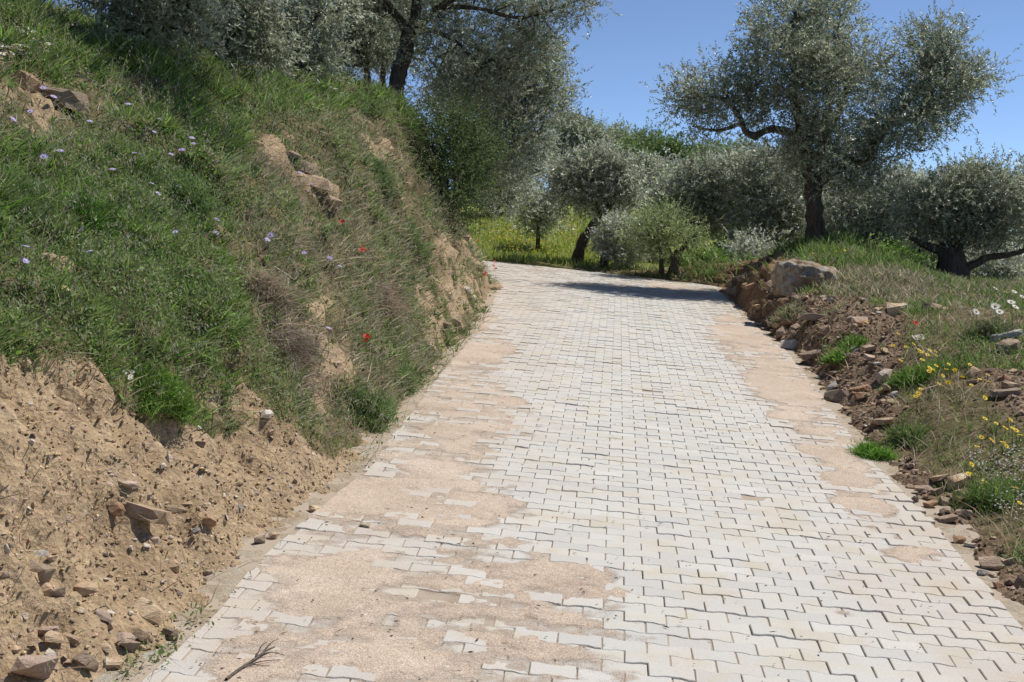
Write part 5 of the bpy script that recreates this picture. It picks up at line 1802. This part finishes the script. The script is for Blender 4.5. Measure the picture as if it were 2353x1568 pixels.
# tiny white stock flowers in the near verge weeds
mz = inpoly(SR.px, SR.py, [(2230, 1060), (2400, 1040), (2400, 1240), (2290, 1200), (2240, 1120)])
P, N, f = SR.pick(420, mz + 1e-9)
n = len(P)
V, q, c = diamonds(P + np.array([0, 0, 1]) * (.05 + .08 * rng.random((n, 1))), norm(rng.normal(0, 1, (n, 3)) * np.array([1, 1, .3])), norm(np.array([0, -.3, 1]) + rng.normal(0, .3, (n, 3))), .017, .015, palette(n, [(.7, .67, .72), (.76, .74, .74)], .08))
tag(add('tiny_flowers', make_mesh('tiny_flowers', V, [q], M_HERB, {'tint': c})), 'tiny white flowers dusting the near verge weeds', 'flowers', kind='stuff')


# feathery bushes: tangles of fine short shoots
def feather(label, px, py, rad_px, n, cols, hgt=1.0, name='feathery_bush', L=(.04, .13), w=.0042, hang=0.0, cat='bush', leafy=.5):
    P, N = hit(px, py + rad_px * .25)
    r = rad_px * P[1] / F
    root = bpy.data.objects.new(name, None)
    col.objects.link(root)
    root.location = P
    tag(root, label, cat)
    # shoots start from a dozen side clumps that follow the slope
    t1 = norm(np.cross(N, np.array([0, 1, .01])))
    t2 = np.cross(N, t1)
    k = 14
    cc = rng.normal(0, .5, (k, 2)) * r
    cc *= np.minimum(1, r * .85 / np.maximum(np.linalg.norm(cc, axis=1, keepdims=True), 1e-6))
    ch = (.35 + .65 * rng.random(k)) * np.clip(1.1 - np.linalg.norm(cc, axis=1) / r, .15, 1) * r * .6 * hgt
    j = rng.integers(0, k, n)
    o2 = cc[j] + rng.normal(0, .22, (n, 2)) * r
    hz = ch[j] * rng.random(n) ** .8
    B = t1 * o2[:, :1] + t2 * o2[:, 1:] + N * hz[:, None]
    d = norm(N * .5 + np.array([0, 0, .4 - hang]) + rng.normal(0, .55, (n, 3)))
    h = L[0] + (L[1] - L[0]) * rng.random(n) ** 1.4
    tone = np.exp(rng.normal(0, .18, (k, 1)))[j]
    c = palette(n, cols, .2) * tone
    V, q, t, c1 = blades(B, d, h, np.full(n, w) * max(.8, P[1] / 9), c, lean=.8, droop=.45 + hang, up=.1)
    if leafy > 0:
        m = int(n * leafy)
        jj = rng.integers(0, n, m)
        V2, q2, c2 = diamonds(B[jj] + d[jj] * h[jj][:, None] * rng.random((m, 1)), norm(rng.normal(0, 1, (m, 3)) + d[jj]), norm(rng.normal(0, 1, (m, 3)) + N), .022 + .014 * rng.random(m), .009, palette(m, cols, .2) * tone[jj])
        V, q, c1 = np.concatenate([V, V2]), np.concatenate([q, q2 + len(V)]), np.concatenate([c1, c2])
    add('foliage', make_mesh('foliage', V, [q, t], M_GRASS, {'tint': c1}), root)
    Vb, Fb, offi = [], [], 0
    for i in range(6):
        e = t1 * cc[i, 0] + t2 * cc[i, 1] + N * ch[i] * .8
        V, q = tube(wiggle(np.zeros(3) - N * .03, e, 4, .06), np.linspace(.006, .002, 4), 4)
        Vb.append(V)
        Fb.append(q + offi)
        offi += len(V)
    tag(add('stems', make_mesh('stems', np.concatenate(Vb), [np.concatenate(Fb)], M_BARK_L), root), kind='stuff')
    return root


FEN = [(.13, .205, .06), (.165, .245, .08), (.10, .16, .05), (.21, .28, .125)]
feather('wide feathery green bush under the dark hollow of the bank', 390, 430, 120, 5200, FEN)
feather('feathery green bush at the picture edge of the bank', 40, 440, 90, 2600, FEN)
feather('feathery green bush below the bank top olive', 868, 408, 45, 1700, FEN)
feather('bright green bush at the foot of the leaning trunk', 815, 232, 60, 1800, FEN)
feather('dark leafy mound beside the bare patch', 215, 500, 70, 2200, [(.06, .15, .02), (.08, .19, .03)])
feather('green tuft on the shoulder of the bank near the shrub', 945, 560, 50, 1500, FEN + GREEN)
feather('grass tuft spilling over the foot of the bank', 840, 940, 60, 2000, GREEN + FEN)
feather('grass tuft at the bank foot near the poppies', 930, 880, 45, 1400, GREEN + FEN)
feather('herb tuft at the lip of the bare earth', 370, 900, 75, 2400, LUSH)
feather('bright green grass tuft at the paving edge', 2015, 1040, 42, 1300, [(.13, .28, .03), (.16, .32, .05)], .7)
feather('leafy green clump under the yellow daisies', 2105, 860, 70, 2200, LUSH)
feather('spiky green weed in the rubble', 1965, 790, 30, 500, LUSH, 1, w=.007)
feather('dark green weed low in the rubble', 1925, 815, 32, 500, LUSH, .7, w=.007)
feather('green weed tuft behind the tilted stone', 2085, 1000, 46, 1200, GREEN)
feather('purple tinged weed bush at the verge edge', 2260, 760, 60, 1400, GREEN + [(.16, .10, .13), (.13, .13, .08)])
feather('grass tuft under the boulder', 1820, 715, 45, 900, GREEN + STRAW)
feather('hanging clump of grey brown dry grass on the bank', 655, 800, 75, 1300, [(.31, .25, .19), (.25, .195, .15), (.40, .33, .26), (.18, .14, .11)], .6, 'dry_grass_clump', (.10, .3), .0036, .75, 'grass clump', 0)
feather('hanging dry grass below the highest poppies', 880, 690, 55, 700, [(.34, .26, .19), (.27, .20, .15), (.42, .34, .25)], .5, 'dry_grass_clump', (.10, .25), .0036, .7, 'grass clump', 0)
feather('dry grass fringe over the bare streak', 610, 660, 60, 1300, STRAW, .5, 'dry_grass_clump', (.10, .25), .0036, .5, 'grass clump', 0)
feather('green weeds in the near verge corner', 2310, 1130, 70, 2200, LUSH + GREEN)


# fallen branch, twig and leaf litter
def stick(name, label, pts, rad, mat, subs, cat='branch'):
    root = bpy.data.objects.new(name, None)
    col.objects.link(root)
    P0 = np.array([hit(x, y)[0] + np.array([0, 0, z]) for x, y, z in pts])
    root.location = P0[0]
    tag(root, label, cat)
    Q, r = spline(P0 - P0[0], np.linspace(rad, rad * .35, len(P0)), 4)
    V, q = tube(Q, r, 6)
    add('main_stem', make_mesh('main_stem', V, [q], mat, smooth=True), root)
    for s in subs:
        S0 = np.array([hit(x, y)[0] + np.array([0, 0, z]) for x, y, z in s]) - P0[0]
        Q, r = spline(S0, np.linspace(rad * .55, rad * .2, len(S0)), 3)
        V, q = tube(Q, r, 4)
        add('side_twig', make_mesh('side_twig', V, [q], mat, smooth=True), root)
    return root


M_TWIG = mat_bark('dry_twig', (.10, .08, .065), (.26, .22, .185))
stick('fallen_branch', 'dry forked olive twig lying on the sand', [(520, 1566, .008), (550, 1545, .012), (585, 1524, .016), (610, 1508, .02), (632, 1498, .02)], .007, M_TWIG,
      [[(560, 1540, .012), (600, 1528, .014), (645, 1522, .01)], [(590, 1520, .015), (600, 1502, .03), (614, 1492, .03)], [(600, 1515, .018), (625, 1510, .02), (655, 1512, .01)], [(575, 1532, .014), (590, 1535, .012), (620, 1534, .008)], [(605, 1510, .02), (622, 1495, .03), (640, 1484, .03)]])
stick('dead_branch', 'bleached dead twig sticking out by the dark slab', [(136, 184, .03), (165, 193, .06), (195, 200, .08), (225, 207, .06)], .014, M_TWIG,
      [[(190, 199, .08), (205, 198, .1), (222, 200, .1)], [(200, 201, .08), (215, 210, .06), (228, 213, .05)]])
stick('dead_branch', 'thin bare stem across the grass under the cutting', [(850, 520, .05), (890, 503, .08), (930, 492, .08)], .006, M_TWIG, [[(880, 506, .07), (900, 495, .09), (915, 488, .09)]])

n = 900
lx = rng.random(n)
ly = 5.0 + 17 * rng.random(n) ** 1.5
X = pl(ly) + (pr(ly) - pl(ly)) * lx ** 1.3
P = np.stack([X, ly, R(X, ly) + .006], -1)
D = norm(np.c_[rng.normal(0, 1, (n, 2)), rng.normal(0, .12, n)])
V, q, c = diamonds(P, D, norm(np.array([0, 0, 1]) + rng.normal(0, .3, (n, 3))), .014 + .04 * rng.random(n) ** 2.5, .006 + .007 * rng.random(n), palette(n, [(.05, .04, .03), (.10, .075, .05), (.17, .11, .07), (.28, .20, .13)], .2))
tag(add('leaf_litter', make_mesh('leaf_litter', V, [q], M_CRUMB, {'tint': c})), 'dry olive leaves and specks scattered over the paving', 'litter', kind='stuff')

# ------------------------------------------------------------------ look-alikes that still share a label: by their place
NTH = 'first second third fourth fifth sixth seventh eighth ninth tenth eleventh twelfth thirteenth fourteenth fifteenth sixteenth'.split()
_by = {}
for o in scene.objects:
    if o.parent is None and 'label' in o and 'category' in o and o.get('kind') != 'stuff':
        _by.setdefault(o['label'], []).append(o)
for lab, obs in _by.items():
    if len(obs) > 1:
        loc = lambda o: np.array(o.matrix_world.translation if o.type == 'MESH' and o.matrix_world.translation.length > 0 else o.location)
        obs.sort(key=lambda o: float(proj(loc(o))[0]))
        for i, o in enumerate(obs[:16]):
            o['label'] = ' '.join((lab.replace(' flower on a thin stem', '').replace(',', '') + ', %s from left' % NTH[i]).split())
